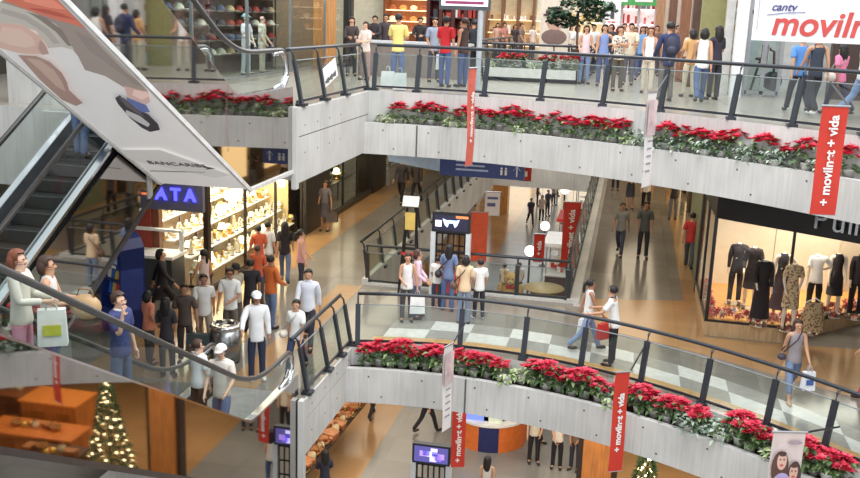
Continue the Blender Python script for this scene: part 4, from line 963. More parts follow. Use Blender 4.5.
    # head
    if head:
        hc = S(tor(1.605)); hr = Matrix.Rotation(hy, 3, 'Z'); st, hk = hair; hm = M(HAIRC[hk] if isinstance(hk, str) else hk, .55, 0, .15, 30)
        def hb(b, c, r, keep=None, mi=0):
            t = MB(); t.ball((0, 0, 0), r, 14, 10, 0, keep); b.add([hc+(hr @ (Vector(c)+Vector(v)))*s for v in t.v], t.f, mi)
        b = MB()
        if st != 'bald':
            hb(b, (0, -.008, .018), (.092, .112, .098), lambda x, y, z: not (y > .30 and z < .48) and z > -.62)
            if st in ('long', 'pony', 'bob'):
                if st == 'long': hb(b, (0, -.062, -.12), (.105, .06, .21)); hb(b, (.07, -.03, -.06), (.035, .05, .15)); hb(b, (-.07, -.03, -.06), (.035, .05, .15))
                if st == 'bob': hb(b, (0, -.045, -.04), (.108, .085, .12), lambda x, y, z: not (y > .35))
                if st == 'pony': hb(b, (0, -.13, -.02), (.035, .045, .05)); hb(b, (0, -.145, -.12), (.032, .036, .11))
            b.build('hair', hm, root, True)
        if cap:
            b = MB(); hb(b, (0, 0, .035), (.1, .116, .095), lambda x, y, z: z > -.05)
            b.add([hc+(hr @ Vector(v))*s for v in [(-.075, .07, .035), (-.06, .17, .02), (0, .2, .02), (.06, .17, .02), (.075, .07, .035), (-.075, .07, .045), (-.06, .17, .03), (0, .2, .03), (.06, .17, .03), (.075, .07, .045)]], [(0, 1, 2, 3, 4), (9, 8, 7, 6, 5), (0, 5, 6, 1), (1, 6, 7, 2), (2, 7, 8, 3), (3, 8, 9, 4)])
            b.build('cap', M(cap, .7), root, True)
        if faced is None or faced:
            for sx in (-1, 1):
                b = MB(); hb(b, (sx*.031, .083, -.005), (.014, .012, .008)); b.build('eye', M((40, 30, 28), .3), body_o, True)
            b = MB(); hb(b, (0, .082, -.068), (.026, .012, .008)); b.build('mouth', M((150, 80, 72), .5), body_o, True)
    R3 = Matrix.Rotation(face_r, 3, 'Z'); base = Vector(loc)
    return dict(root=root, lw=base+R3 @ S(J['lwr']+J['lfd']*.1), rw=base+R3 @ S(J['rwr']+J['rfd']*.1), ls=base+R3 @ S(J['lsh']), rs=base+R3 @ S(J['rsh']), pel=base+R3 @ S(tor(.95)), R=R3, s=s, chest=base+R3 @ S(tor(1.3)))
def shopping_bag(hand, label, col, size=(.34, .14, .4), rz=0, cat='bag', group=None, mark=None):
    o = thing('shopping_bag', label, cat, (hand.x, hand.y, hand.z-size[2]-.13), rz, group); w, d, h = size; b = MB()
    v = [(-w/2, -d/2, 0), (w/2, -d/2, 0), (w/2, d/2, 0), (-w/2, d/2, 0), (-w*.46, -d*.3, h), (w*.46, -d*.3, h), (w*.46, d*.3, h), (-w*.46, d*.3, h)]
    b.add(v, [(3, 2, 1, 0), (0, 1, 5, 4), (1, 2, 6, 5), (2, 3, 7, 6), (3, 0, 4, 7), (4, 5, 6, 7)]); b.build('pouch', M(col, .6), o)
    b = MB()
    for y in (-d*.25, d*.25): b.tube([(-w*.2, y, h-.02), (-w*.1, y*.5, h+.11), (0, 0, h+.14), (w*.1, y*.5, h+.11), (w*.2, y, h-.02)], .008, 5)
    b.build('handle', M(tuple(int(c*.8) for c in col), .6), o, True)
    if mark: MB().b2((-w*.3, -d*.52, h*.3), (w*.3, -d*.5, h*.6)).b2((-w*.3, d*.5, h*.3), (w*.3, d*.52, h*.6)).build('printed_mark', M(mark, .6), o)
    return o
def shoulder_bag(p, label, col, side='l', size=.3):
    """bag at the hip with a strap over the other shoulder"""
    R3 = p['R']; sg = -1 if side == 'l' else 1; c = p['pel']+R3 @ Vector((sg*.25, .02, -.02)); o = thing('shoulder_bag', label, 'bag', c)
    b = MB().ball((0, 0, 0), (.09, size*.55, size*.42), 12, 8); b.v = [tuple(R3 @ Vector(v)) for v in b.v]; b.build('pouch', M(col, .6), o, True)
    sh = (p['rs'] if side == 'l' else p['ls'])
    pts = [Vector((0, 0, .1))+R3 @ Vector((0, .05, 0)), (p['chest']-c)+R3 @ Vector((sg*.02, .135*p['s'], .03)), sh-c+R3 @ Vector((sg*.07, .03, .075)), (p['chest']-c)+R3 @ Vector((sg*.02, -.135*p['s'], .03)), Vector((0, 0, .1))-R3 @ Vector((0, .05, 0))]
    MB().tube(pts, .012, 6).build('strap', M(tuple(int(c_*.8) for c_ in col), .6), o, True)
    return o
def gr(px, py, z): return Pz(px, py, z)
J_ = (58, 78, 118); J2 = (92, 112, 146); KB = (34, 32, 36); WH = (238, 238, 236); KH = (196, 184, 160)
# --- middle floor, left aisle
P = {}
P['tall'] = person(gr(308, 346, 0), 172, 1.74, ((226, 230, 240), 'long'), ((44, 44, 58), 'trousers'), 'man in a pale long sleeved shirt and dark trousers walking down the aisle', skin=1, pose='walk', collar=(220, 224, 236))
P['tee'] = person(gr(296, 374, 0), 176, 1.56, (WH, 'short'), ((52, 62, 92), 'trousers'), 'woman in white tee and dark jeans ahead of the man in the pale shirt', ('pony', 'k'), 1, 'walk2', True)
shoulder_bag(P['tee'], 'cream shoulder bag worn by the woman in the white tee shirt', (222, 214, 200), 'r', .2)
P['hood'] = person(gr(257, 379, 0), 150, 1.74, ((242, 242, 242), 'jacket'), ((44, 50, 72), 'trousers'), 'man in white cap and white hooded top beside the steel bin', ('short', 'k'), 2, 'pointr', cap=(240, 240, 240), shoe=(232, 232, 230))
person(gr(271, 328, 0), 20, 1.68, ((206, 104, 48), 'long'), (J2, 'trousers'), 'man in bright orange shirt and jeans seen from behind', skin=2, pose='stand2')
person(gr(251, 332, 0), -20, 1.66, ((34, 32, 38), 'short'), ((44, 42, 48), 'trousers'), 'person in black shirt left of the man in orange', skin=2, faced=False)
person(gr(231, 346, 0), 160, 1.7, ((240, 240, 236), 'short'), ((104, 96, 88), 'trousers'), 'man in white polo shirt and grey trousers behind the steel bin', skin=2, pose='stand2')
person(gr(205, 350, 0), 150, 1.68, ((228, 226, 220), 'short'), ((150, 138, 120), 'trousers'), 'man in open white shirt carrying a jacket left of the man in white polo', skin=2, pose='walk')
person(gr(236, 338, 0), -60, 1.68, ((176, 166, 146), 'short'), ((92, 86, 80), 'trousers'), 'person in khaki shirt looking into the gift shop', skin=1)
person(gr(268, 284, 0), 10, 1.66, ((228, 232, 230), 'short'), (J2, 'trousers'), 'person in white top with hands at the gift shop window', ('short', 'k'), 1, 'hips', True)
person(gr(259, 286, 0), -40, 1.6, ((206, 92, 60), 'short'), ((60, 60, 76), 'trousers'), 'youth in red orange top close to the gift shop window', skin=2)
person(gr(258, 306, 0), -20, 1.5, ((196, 90, 56), 'short'), ((70, 66, 76), 'trousers'), 'short person in rust top behind the man in black shirt', ('short', 'b'), 2)
person(gr(285, 282, 0), -15, 1.66, ((36, 32, 36), 'short'), (J2, 'trousers'), 'woman in black top and jeans near the far end of the gift shop', ('long', 'k'), 1, 'walk', True)
person(gr(301, 292, 0), 70, 1.62, ((216, 160, 168), 'tank'), ((50, 46, 60), 'trousers'), 'woman in pink sleeveless top with dark hair tied back', ('pony', 'k'), 1, 'stand2', True)
person(gr(163, 318, 0), 70, 1.74, ((38, 36, 40), 'long'), ((32, 30, 34), 'trousers'), 'woman dressed in black striding past the blue booth', ('bob', 'k'), 1, 'stride', True)
person(gr(150, 364, 0), 20, 1.5, ((222, 138, 108), 'short'), ((60, 54, 58), 'trousers'), 'child in peach top standing behind the lower escalator handrail', ('bob', 'k'), 2, 'stand2', True)
person(gr(168, 378, 0), -10, 1.6, ((44, 40, 44), 'short'), ((40, 38, 44), 'trousers'), 'woman in dark top next to the child in peach', ('long', 'k'), 2, 'stand', True)
P['dark'] = person(gr(186, 362, 0), 165, 1.62, ((74, 62, 56), 'short'), ((56, 50, 48), 'trousers'), 'person in brown top carrying a large dark bag', ('short', 'k'), 2, 'bag')
shopping_bag(P['dark']['lw'], 'large dark green carrier bag held in the crowd by the gift shop', (52, 66, 66), (.5, .2, .42), .2)
person(gr(205, 318, 0), -70, 1.62, ((216, 196, 190), 'tank'), ((110, 96, 96), 'trousers'), 'woman in pale sleeveless top facing the gift shop window', ('pony', 'k'), 1, 'stand2', True)
P['far'] = person(gr(325, 231, 0), 185, 1.66, ((104, 96, 98), 'short'), ((70, 66, 70), 'skirt'), 'woman in grey top and skirt beside the dark pillar', ('long', 'b'), 2, 'bag', True)
shopping_bag(P['far']['lw'], 'dark square handbag held by the woman by the dark pillar', (66, 54, 50), (.42, .16, .3))
person(gr(401, 203, 0), 185, 1.74, ((60, 56, 60), 'long'), ((34, 32, 36), 'trousers'), 'left of two people in dark trousers under the blue sign', skin=1, pose='walk')
person(gr(416, 203, 0), 5, 1.72, ((70, 62, 60), 'long'), ((40, 36, 40), 'trousers'), 'right of two people in dark trousers under the blue sign', skin=1, pose='walk2')
# --- group by the floor opening
P['wb'] = person(gr(406, 321, 0), 160, 1.62, ((238, 236, 234), 'tank'), ((70, 66, 72), 'trousers'), 'woman with long dark hair and white top at the left of the waiting group', ('long', 'k'), 1, 'bag', True)
shopping_bag(P['wb']['lw'], 'white carrier bag held by the long haired woman by the floor opening', (240, 240, 240), (.36, .16, .42), .3)
P['li'] = person(gr(416, 318, 0), 80, 1.66, ((222, 190, 206), 'long'), ((74, 92, 132), 'trousers'), 'woman in lilac top and jeans behind the long haired woman', ('bob', 'b'), 1, 'stand2', True)
person(gr(436, 308, 0), 10, 1.3, (WH, 'short'), ((60, 64, 82), 'trousers'), 'small child in white at the foot of the screen totem', ('short', 'k'), 1)
P['bl'] = person(gr(447, 311, 0), 5, 1.66, ((104, 122, 160), 'short'), ((84, 104, 146), 'trousers'), 'woman all in blue denim with a strap across her back', ('long', 'k'), 1, 'stand2', True)
shoulder_bag(P['bl'], 'dark bag slung from the woman in blue denim', (40, 38, 48), 'l', .24)
P['pe'] = person(gr(463, 324, 0), 0, 1.64, ((236, 206, 168), 'short'), ((116, 130, 154), 'trousers'), 'woman in peach top and grey blue jeans facing the screen', ('bob', 'k'), 1, 'stand', True)
shoulder_bag(P['pe'], 'brown bag slung from the woman in the peach top', (96, 70, 56), 'l', .24)
person(gr(478, 319, 0), -20, 1.46, (WH, 'short'), ((42, 40, 46), 'trousers'), 'boy in white shirt and black trousers at the right of the waiting group', ('short', 'k'), 1, 'stand2', shoe=(210, 210, 210))
# --- bridge, right
P['rb'] = person(gr(586, 350, 0), 75, 1.64, (WH, 'tank'), ((128, 146, 182), 'trousers'), 'woman in white top and light jeans walking on the bridge', ('pony', 'k'), 2, 'walk', True)
shopping_bag(P['rb']['rw'], 'red shopping bag carried by the woman in white on the bridge', (206, 50, 46), (.34, .16, .34), .8)
shopping_bag(P['rb']['lw']+Vector((.1, .1, .05)), 'white plastic bag carried by the woman in white on the bridge', (236, 236, 236), (.36, .16, .36), 1.2)
P['po'] = person(gr(611, 365, 0), -80, 1.7, ((240, 240, 236), 'short'), ((30, 30, 34), 'trousers'), 'man in white polo and black trousers leaning at the bridge railing', ('short', 'k'), 1, 'rail', collar=(40, 40, 46))
P['gt'] = person(gr(789, 399, 0), 170, 1.64, ((150, 142, 146), 'tank'), ((116, 134, 168), 'capri'), 'woman in grey sleeveless top and cropped jeans in front of the dress shop', ('long', 'b'), 1, 'walk2', True, shoe=(206, 170, 140))
shopping_bag(P['gt']['lw'], 'white and blue shopping bag held by the woman in front of the dress shop', (232, 234, 240), (.24, .14, .36), .3, mark=(70, 100, 170))
shoulder_bag(P['gt'], 'small dark bag on a diagonal strap of the woman in grey', (60, 54, 66), 'r', .16)
person(gr(619, 255, 0), 190, 1.68, ((134, 132, 126), 'short'), ((58, 62, 82), 'trousers'), 'man in grey tee shirt and dark jeans walking up the right aisle', skin=2, pose='walk')
person(gr(642, 258, 0), 185, 1.74, ((76, 78, 78), 'short'), ((44, 44, 52), 'trousers'), 'man in dark shirt and trousers walking beside the grey tee shirt', skin=2, pose='stand2')
person(gr(672, 220, 0), 0, 1.66, ((40, 38, 42), 'short'), ((96, 100, 112), 'trousers'), 'woman in black top and grey jeans standing far up the right aisle', ('long', 'k'), 1, 'fold', True)
person(gr(629, 209, 0), 170, 1.66, ((52, 46, 52), 'short'), ((56, 58, 70), 'skirt'), 'woman in dark top and knee skirt far up the right aisle', ('bob', 'k'), 1, 'hold', True)
person(gr(645, 212, 0), 180, 1.7, ((216, 212, 206), 'short'), ((36, 34, 40), 'trousers'), 'person in pale shirt and black trousers under the white banner', skin=1, pose='walk')
person(gr(615, 190, 0), 180, 1.7, ((80, 74, 76), 'short'), ((40, 42, 50), 'trousers'), 'distant person in dark clothes farthest up the right aisle', skin=1, pose='stand')
P['rd'] = person(gr(688, 268, 0), 10, 1.7, ((190, 54, 54), 'short'), ((74, 78, 88), 'trousers'), 'person in red shirt half behind the olive pillar', ('short', 'k'), 1, 'walk')
person(gr(872, 396, 0), -100, 1.66, ((206, 70, 86), 'short'), ((190, 60, 80), 'trousers'), 'person in red at the right edge of the bridge', ('long', 'b'), 1, 'walk', True)
# --- riders
def rider(px, py, X, c, sgn, face, h, *a, **k):
    q = Px(px, py, X); top_z = q.z; y = q.y; z = c-.28+sgn*K*y
    return person((X, y, z), face, h, *a, **k)
P['wr'] = rider(16, 249, -6.45, 8.27, -1, 10, 1.66, ((226, 218, 206), 'long'), ((206, 150, 168), 'trousers'), 'woman with reddish hair in cream top and pink trousers riding the lower escalator', hair=('bob', 'r'), skin=0, pose='hold', female=True, yaw=-150) if False else None
def esc_person(px_head, py_head, X, face, h, *a, **k):
    q = Px(px_head, py_head, X); z = 8.27-.28-K*q.y
    zz = round((q.y-3.7)/.346)
    return person((X, q.y, 7.99-K*(3.7+zz*.346)+.0), face, h, *a, **k)
P['wr'] = esc_person(18, 262, -6.55, 80, 1.64, ((228, 220, 206), 'long'), ((212, 150, 170), 'trousers'), 'red haired woman in cream top and pink trousers riding the lower escalator', ('bob', 'r'), 0, 'hold', True)
shopping_bag(P['wr']['rw']+Vector((-.02, .02, .03)), 'white carrier bag with yellow print on the lower escalator', (240, 240, 232), (.32, .16, .42), .5, mark=(214, 220, 70))
P['w2'] = esc_person(48, 280, -6.6, 70, 1.62, ((222, 216, 208), 'tank'), ((72, 88, 124), 'trousers'), 'woman in white top and jeans hugging a tan bag on the lower escalator', ('bob', 'b'), 1, 'hold', True)
tb = thing('handbag', 'tan leather bag held in both arms of the woman on the lower escalator', 'bag', P['w2']['rw']+Vector((.05, .02, -.12))); MB().ball((0, 0, .06), (.2, .12, .16), 14, 8).build('pouch', M((182, 148, 104), .5), tb, True); MB().tube([(-.12, 0, .16), (-.08, 0, .28), (.08, 0, .28), (.12, 0, .16)], .012, 6).build('handle', M((120, 90, 60), .5), tb, True)
esc_person(118, 290, -6.6, 100, 1.74, ((58, 66, 116), 'short'), ((84, 98, 128), 'trousers'), 'man in navy polo with white collar holding a hand to his face on the escalator', ('short', 'b'), 0, 'phone', collar=(236, 236, 236))
esc_person(198, 354, -6.7, 20, 1.58, ((240, 240, 240), 'short'), ((60, 50, 48), 'trousers'), 'woman in white tee and dark trousers reaching for the escalator handrail', ('pony', 'b'), 0, 'point', True, yaw=-40)
esc_person(221, 350, -6.3, 175, 1.72, ((226, 216, 204), 'short'), ((92, 110, 150), 'trousers'), 'man in beige tee shirt and white cap near the foot of the lower escalator', ('short', 'b'), 0, 'step', cap=(236, 228, 220), yaw=0)
y2 = 14.2; person((-8.85, 14.2, -3.4-.28+K*14.2+.02), 0, 1.72, ((120, 130, 150), 'short'), ((96, 116, 152), 'trousers'), 'person in jeans riding the dark escalator behind the advert', ('short', 'k'), 1, 'stand2')
# --- upper floor
def up(px, py, face, h, top, bot, label, *a, **k): return person(gr(px, py, T), face, h*1.07, top, bot, label, *a, **k)
P['ye'] = up(397, 87, 0, 1.72, ((240, 220, 130), 'short'), ((84, 104, 146), 'trousers'), 'man in yellow shirt and jeans with his back to us on the upper floor', ('short', 'k'), 1, 'hold')
P['re'] = up(444, 87, 10, 1.7, ((206, 38, 44), 'short'), ((66, 88, 136), 'trousers'), 'man in red tee shirt and jeans with his back to us on the upper floor', ('short', 'k'), 1, 'stand2')
shopping_bag(P['re']['lw'], 'white carrier bag beside the man in the red tee shirt', (238, 238, 236), (.4, .18, .4), .2)
P['br'] = up(462, 87, -60, 1.68, ((74, 54, 50), 'tank'), ((62, 82, 124), 'trousers'), 'woman in brown sleeveless top and jeans next to the man in red', ('pony', 'b'), 1, 'phone', True)
up(433, 82, 150, 1.66, ((150, 160, 180), 'short'), ((64, 66, 80), 'trousers'), 'person in grey blue top left of the man in red', ('short', 'k'), 1, 'stand2')
up(472, 78, -20, 1.64, ((40, 40, 46), 'short'), ((46, 46, 52), 'trousers'), 'person in black behind the woman in brown top', ('short', 'k'), 1, 'stand')
up(365, 80, 200, 1.5, ((232, 214, 204), 'short'), ((150, 130, 124), 'trousers'), 'woman in pale blouse at the cafe tables', ('bob', 'b'), 0, 'hold', True)
up(351, 76, 160, 1.6, ((62, 52, 52), 'long'), ((52, 48, 52), 'trousers'), 'woman with long dark hair behind the pale blouse', ('long', 'k'), 1, 'hold', True)
up(374, 70, 190, 1.66, ((52, 46, 50), 'long'), ((44, 42, 48), 'trousers'), 'man in dark jacket between the cafe tables and the yellow shirt', ('short', 'k'), 1, 'hold')
up(385, 70, 180, 1.72, ((70, 60, 64), 'long'), ((44, 42, 48), 'trousers'), 'man in brown jacket just left of the yellow shirted man', ('short', 'k'), 1, 'stand')
up(419, 72, 180, 1.66, ((46, 40, 44), 'long'), ((44, 42, 48), 'trousers'), 'person in black serving behind the cafe counter', ('short', 'k'), 1, 'hold')
P['bagg'] = Pz(388, 86, T)
for i, (px, py) in enumerate(((389, 88), (401, 90))):
    shopping_bag(gr(px, py, T)+Vector((0, -.15, .56)), 'white bag standing on the floor %s the yellow shirted man' % ('left of' if i == 0 else 'at the feet of'), (240, 240, 238), (.34, .2, .4), .3*i)
up(583, 84, 170, 1.6, ((238, 206, 208), 'tank'), ((120, 142, 180), 'trousers'), 'woman in pale pink tank top and light jeans in the upper crowd', ('bob', 'k'), 1, 'stand2', True)
up(601, 86, 175, 1.64, ((122, 142, 196), 'tank'), ((72, 84, 120), 'trousers'), 'woman in blue tunic in the upper crowd', ('bob', 'k'), 1, 'hips', True)
up(616, 91, 160, 1.62, (patterned((90, 84, 90), (226, 214, 196), 14), 'short'), ((84, 76, 62), 'trousers'), 'woman in patterned blouse and olive trousers in the upper crowd', ('long', 'b'), 1, 'fold', True)
up(627, 85, 185, 1.7, ((220, 206, 180), 'short'), ((90, 90, 96), 'trousers'), 'man in cream shirt in the upper crowd', ('short', 'k'), 1, 'hold')
up(639, 80, 185, 1.62, ((104, 150, 200), 'short'), ((76, 92, 130), 'trousers'), 'person in sky blue tee shirt in the upper crowd', ('long', 'b'), 1, 'stand2', True)
up(646, 93, 180, 1.62, ((242, 240, 236), 'tank'), ((214, 202, 180), 'trousers'), 'woman in white top and beige trousers in the upper crowd', ('long', 'r'), 1, 'stand2', True)
P['na'] = up(664, 101, -10, 1.74, ((48, 56, 92), 'jacket'), ((104, 96, 90), 'trousers'), 'man in navy jacket with his back to us at the upper railing', ('short', 'k'), 1, 'stand2')
bp = thing('backpack', 'dark backpack worn by the man in the navy jacket', 'backpack', P['na']['chest']+P['na']['R'] @ Vector((0, -.2, -.12)))
MB().ball((0, 0, 0), (.17, .1, .24), 14, 10).build('pouch', M((44, 46, 66), .6), bp, True); MB().ball((0, -.07, -.08), (.11, .06, .1), 12, 8).build('front_pocket', M((58, 60, 80), .6), bp, True)
up(687, 97, -20, 1.6, ((210, 160, 104), 'short'), ((196, 186, 160), 'trousers'), 'woman in mustard top and pale trousers between the navy jacket and the white tank top', ('bob', 'k'), 2, 'stand2', True)
P['wt'] = up(698, 103, -5, 1.68, ((240, 238, 232), 'tank'), ((76, 96, 136), 'trousers'), 'woman in white tank top and jeans with her back to us', ('bob', 'k'), 1, 'walk2', True)
P['dl'] = up(712, 100, -30, 1.7, ((48, 42, 56), 'short'), ((42, 40, 48), 'trousers'), 'woman in black with long dark hair at the end of the upper crowd', ('long', 'k'), 1, 'bag', True)
shopping_bag(P['dl']['rw'], 'white square paper bag held by the woman in black', (244, 244, 242), (.36, .14, .3), .2)
P['bv'] = up(795, 112, -10, 1.64, ((84, 140, 210), 'short'), ((46, 46, 58), 'trousers'), 'person in bright blue shirt under the hanging sign', ('short', 'k'), 1, 'walk')
P['vest'] = up(810, 116, -15, 1.68, ((54, 62, 76), 'tank'), ((40, 40, 46), 'trousers'), 'man in dark sleeveless vest under the hanging sign', ('short', 'k'), 1, 'walk2', shoe=(220, 220, 220))
P['pk'] = up(835, 115, -30, 1.46, ((232, 130, 170), 'short'), ((44, 44, 66), 'trousers'), 'woman in pink and black top with dark hair under the hanging sign', ('long', 'k'), 2, 'walk', True)
shoulder_bag(P['pk'], 'pale shoulder bag of the woman in the pink top', (214, 206, 196), 'l', .3)
up(858, 120, 80, 1.68, ((226, 232, 238), 'short'), ((130, 156, 200), 'trousers'), 'person in light jeans at the right edge of the upper floor', ('short', 'k'), 1, 'walk2')
up(744, 96, 0, 1.2, ((190, 84, 84), 'short'), ((120, 110, 104), 'trousers'), 'small child in red by the white pillar', ('short', 'k'), 1) if False else None
RX = [(575, 72, WH, 'k', 'white', 0), (591, 73, (236, 232, 226), 'k', 'white', 1), (608, 74, (60, 56, 60), 'k', 'dark', 0), (621, 75, (206, 170, 140), 'b', 'tan', 0), (632, 74, (180, 80, 70), 'k', 'red', 0), (642, 75, (226, 220, 210), 'b', 'cream', 0), (653, 76, (120, 90, 84), 'k', 'brown', 0), (674, 80, (70, 70, 84), 'k', 'slate', 0), (681, 82, (224, 206, 190), 'b', 'beige', 0)]
for i, (px, py, c, hk, cn, q) in enumerate(RX):
    up(px, py, 170+20*(i % 3), 1.58+.04*(i % 4), (c, 'short'), ((70, 72, 86), 'trousers'), 'person in %s shirt at the back of the upper crowd, %s from its left' % (cn, nth(i)), ('short' if i % 2 else 'bob', hk), 1, 'stand2', bool(i % 2 == 0))
FAR = [(470, 62, (90, 70, 66)), (494, 58, (206, 160, 140)), (503, 59, (190, 120, 110)), (512, 57, (60, 50, 52)), (530, 56, (226, 206, 196)), (547, 55, (60, 64, 80)), (561, 55, (70, 60, 60)), (569, 56, (220, 214, 206)), (520, 60, (120, 100, 96))]
for i, (px, py, c) in enumerate(FAR):
    q = gr(px, py, T); q.y = min(q.y, 45.6) if False else q.y
    person((q.x*45.5/q.y, 46.2, T) if q.y > 46 else q, 180-30*(i % 3), 1.6+.03*(i % 3), (c, 'short'), ((60, 60, 70), 'trousers'), 'distant shopper across the upper opening, %s from the left' % nth(sorted([f[0] for f in FAR]).index(px)), ('bob' if i % 2 else 'short', 'k'), 1, 'stand', faced=False)
# --- lower floor
def lo(px, py, face, h, top, bot, label, *a, **k): return person(gr(px, py, LO), face, h, top, bot, label, *a, **k)
lo(533, 463, 175, 1.74, ((214, 204, 184), 'short'), (KB, 'trousers'), 'person in black trousers and beige shirt on the lower floor under the bridge', ('short', 'k'), 1, 'stand2')
lo(531, 441, 120, 1.72, ((60, 58, 64), 'short'), ((38, 38, 46), 'trousers'), 'person in dark trousers half hidden beside the orange counter', ('short', 'k'), 1, 'walk')
lo(556, 468, 182, 1.66, ((232, 226, 216), 'short'), ((30, 28, 34), 'trousers'), 'woman in white top and black trousers on the lower floor under the bridge', ('bob', 'k'), 1, 'stand', True)
lo(574, 470, 190, 1.7, ((120, 96, 80), 'short'), ((44, 46, 60), 'trousers'), 'person in dark jeans beside the orange wood panel', ('short', 'k'), 2, 'stand')
qh = Pz(488, 458, LO+1.62); person((qh.x, qh.y, LO), 5, 1.64, ((206, 200, 190), 'tank'), (J_, 'trousers'), 'woman with long dark hair and pale top at the bottom of the lower floor', ('long', 'k'), 1, 'stand', True)
qh = Pz(325, 452, LO+1.62); person((qh.x, qh.y, LO), -30, 1.64, ((40, 42, 58), 'short'), ((40, 40, 48), 'trousers'), 'woman with dark hair and dark top beside the craft counter', ('long', 'k'), 1, 'hold', True)
lo(372, 417, 10, 1.7, ((60, 56, 62), 'short'), ((36, 36, 44), 'trousers'), 'person in dark trousers at the far end of the craft counter', ('short', 'k'), 1, 'walk')
lo(427, 432, 40, 1.72, ((64, 62, 70), 'short'), ((34, 34, 42), 'trousers'), 'person in black trousers walking behind the lower screen', ('short', 'k'), 1, 'walk2')
lo(530, 225, 160, 1.7, ((50, 56, 80), 'short'), ((46, 48, 58), 'trousers'), 'person in navy far down the lower floor seen through the opening', ('short', 'k'), 1, 'walk')
for i, (px, py, c) in enumerate(((541, 222, (200, 190, 180)), (547, 216, (60, 64, 84)), (553, 205, (130, 150, 180)), (557, 196, (150, 160, 176)), (537, 206, (70, 60, 60)))):
    lo(px, py, 170-20*i, 1.68, (c, 'short'), ((60, 62, 76), 'trousers'), 'distant shopper on the lower floor among the kiosks, %s in depth' % nth(i), ('short' if i % 2 else 'bob', 'k'), 1, 'stand', faced=False)
lo(503, 300, 0, 1.66, ((238, 236, 232), 'short'), ((84, 100, 140), 'trousers'), 'left of two people in white tops by the toy bear', ('short', 'k'), 1, 'stand', faced=False)
lo(518, 299, 10, 1.66, ((228, 220, 226), 'short'), ((110, 100, 120), 'trousers'), 'right of two people in white tops by the toy bear', ('short', 'k'), 1, 'stand', faced=False)
# ------------------------------------------------------------------ mannequins in the dress shop
MS = (232, 214, 192); MK = (34, 26, 28)
def mann(px, py, face, top, bot, label, pose='stand', female=True, h=1.72):
    q = Pz(px, py, ZS)
    r = person((q.x, q.y, ZS+.03), face, h, top, bot, label, skin=MS, pose=pose, female=female, head=False, name='mannequin', cat='mannequin', shoe=(120, 90, 70))['root']
    MB().cyl((0, 0, -.03), (0, 0, 0), .22, n=18).build('stand', CHROME, r)
    return r
mann(733, 304, 175, (MK, 'jacket'), (MK, 'trousers'), 'headless mannequin in black jacket and trousers farthest left in the dress shop', 'hips', True)
mann(748, 309, 170, (MK, 'jacket'), (MK, 'skirt'), 'headless mannequin in black jacket and knee skirt, second from the left', 'stand2')
mann(758, 325, 165, (MK, 'jacket'), (MK, 'longskirt'), 'headless mannequin in long black coat dress nearest the left pane', 'stand')
mann(777, 316, 170, ((44, 32, 34), 'tank'), ((60, 34, 40), 'longskirt'), 'headless mannequin in dark long dress behind the patterned dress', 'hips')
PD = patterned((120, 92, 62), (206, 180, 140), 16)
mann(787, 330, 172, (PD, 'short'), (PD, 'skirt'), 'headless mannequin in tan patterned dress in the middle of the window', 'stand2')
mann(811, 318, 175, ((246, 242, 236), 'short'), (MK, 'trousers'), 'headless mannequin in white blouse and black trousers', 'hips')
mann(831, 316, 175, (MK, 'tank'), (MK, 'skirt'), 'headless mannequin in short black sleeveless dress', 'stand2')
mann(853, 318, 178, ((40, 30, 32), 'jacket'), ((40, 30, 32), 'trousers'), 'headless mannequin in black trouser suit farthest right in the window', 'stand')
q = Pz(811, 334, ZS)
o = thing('skirt_stand', 'tan patterned skirt on a white hanger stand in front of the white blouse', 'skirt', (q.x, q.y, ZS))
MB().cyl((0, 0, 0), (0, 0, .85), .012, n=8).cyl((0, 0, 0), (0, 0, .02), .14, n=16).build('post', CHROME, o); MB().tube([(-.2, 0, .72), (0, 0, .84), (.2, 0, .72)], .015, 6).build('hanger', WHITE, o, True)
b = MB(); n = 14; vs = []
for rx, ry, z in ((.17, .05, .73), (.22, .1, .5), (.28, .14, .08)):
    for i in range(n): a = 2*PI*i/n; k = 1+.06*math.sin(a*5); vs.append((rx*k*math.cos(a), ry*k*math.sin(a), z))
b.add(vs, [(j*n+i, j*n+(i+1) % n, (j+1)*n+(i+1) % n, (j+1)*n+i) for j in range(2) for i in range(n)]); b.build('skirt', patterned((110, 84, 56), (190, 160, 120), 18), o, True)
# mannequins in the upper hat shop
q = Px(246, 58, -10.7); r = person((-10.7, q.y, T+.03), 100, 1.66, ((226, 232, 238), 'short'), ((196, 202, 206), 'trousers'), 'mannequin in pale blue top and cap in the upper shop window', ('bald', 'k'), skin=(210, 196, 180), pose='stand2', cap=(150, 196, 206), name='mannequin', cat='mannequin', faced=False)['root']
MB().cyl((0, 0, -.03), (0, 0, 0), .22, n=18).build('stand', CHROME, r)
q = Px(262, 58, -10.7); r = person((-10.7, q.y, T+.03), 100, 1.66, (patterned((190, 170, 110), (226, 226, 220), 9), 'short'), ((200, 190, 170), 'trousers'), 'mannequin in yellow and grey patterned top in the upper shop window', ('bald', 'k'), skin=(210, 180, 160), pose='stand', name='mannequin', cat='mannequin', faced=False)['root']
MB().cyl((0, 0, -.03), (0, 0, 0), .22, n=18).build('stand', CHROME, r)
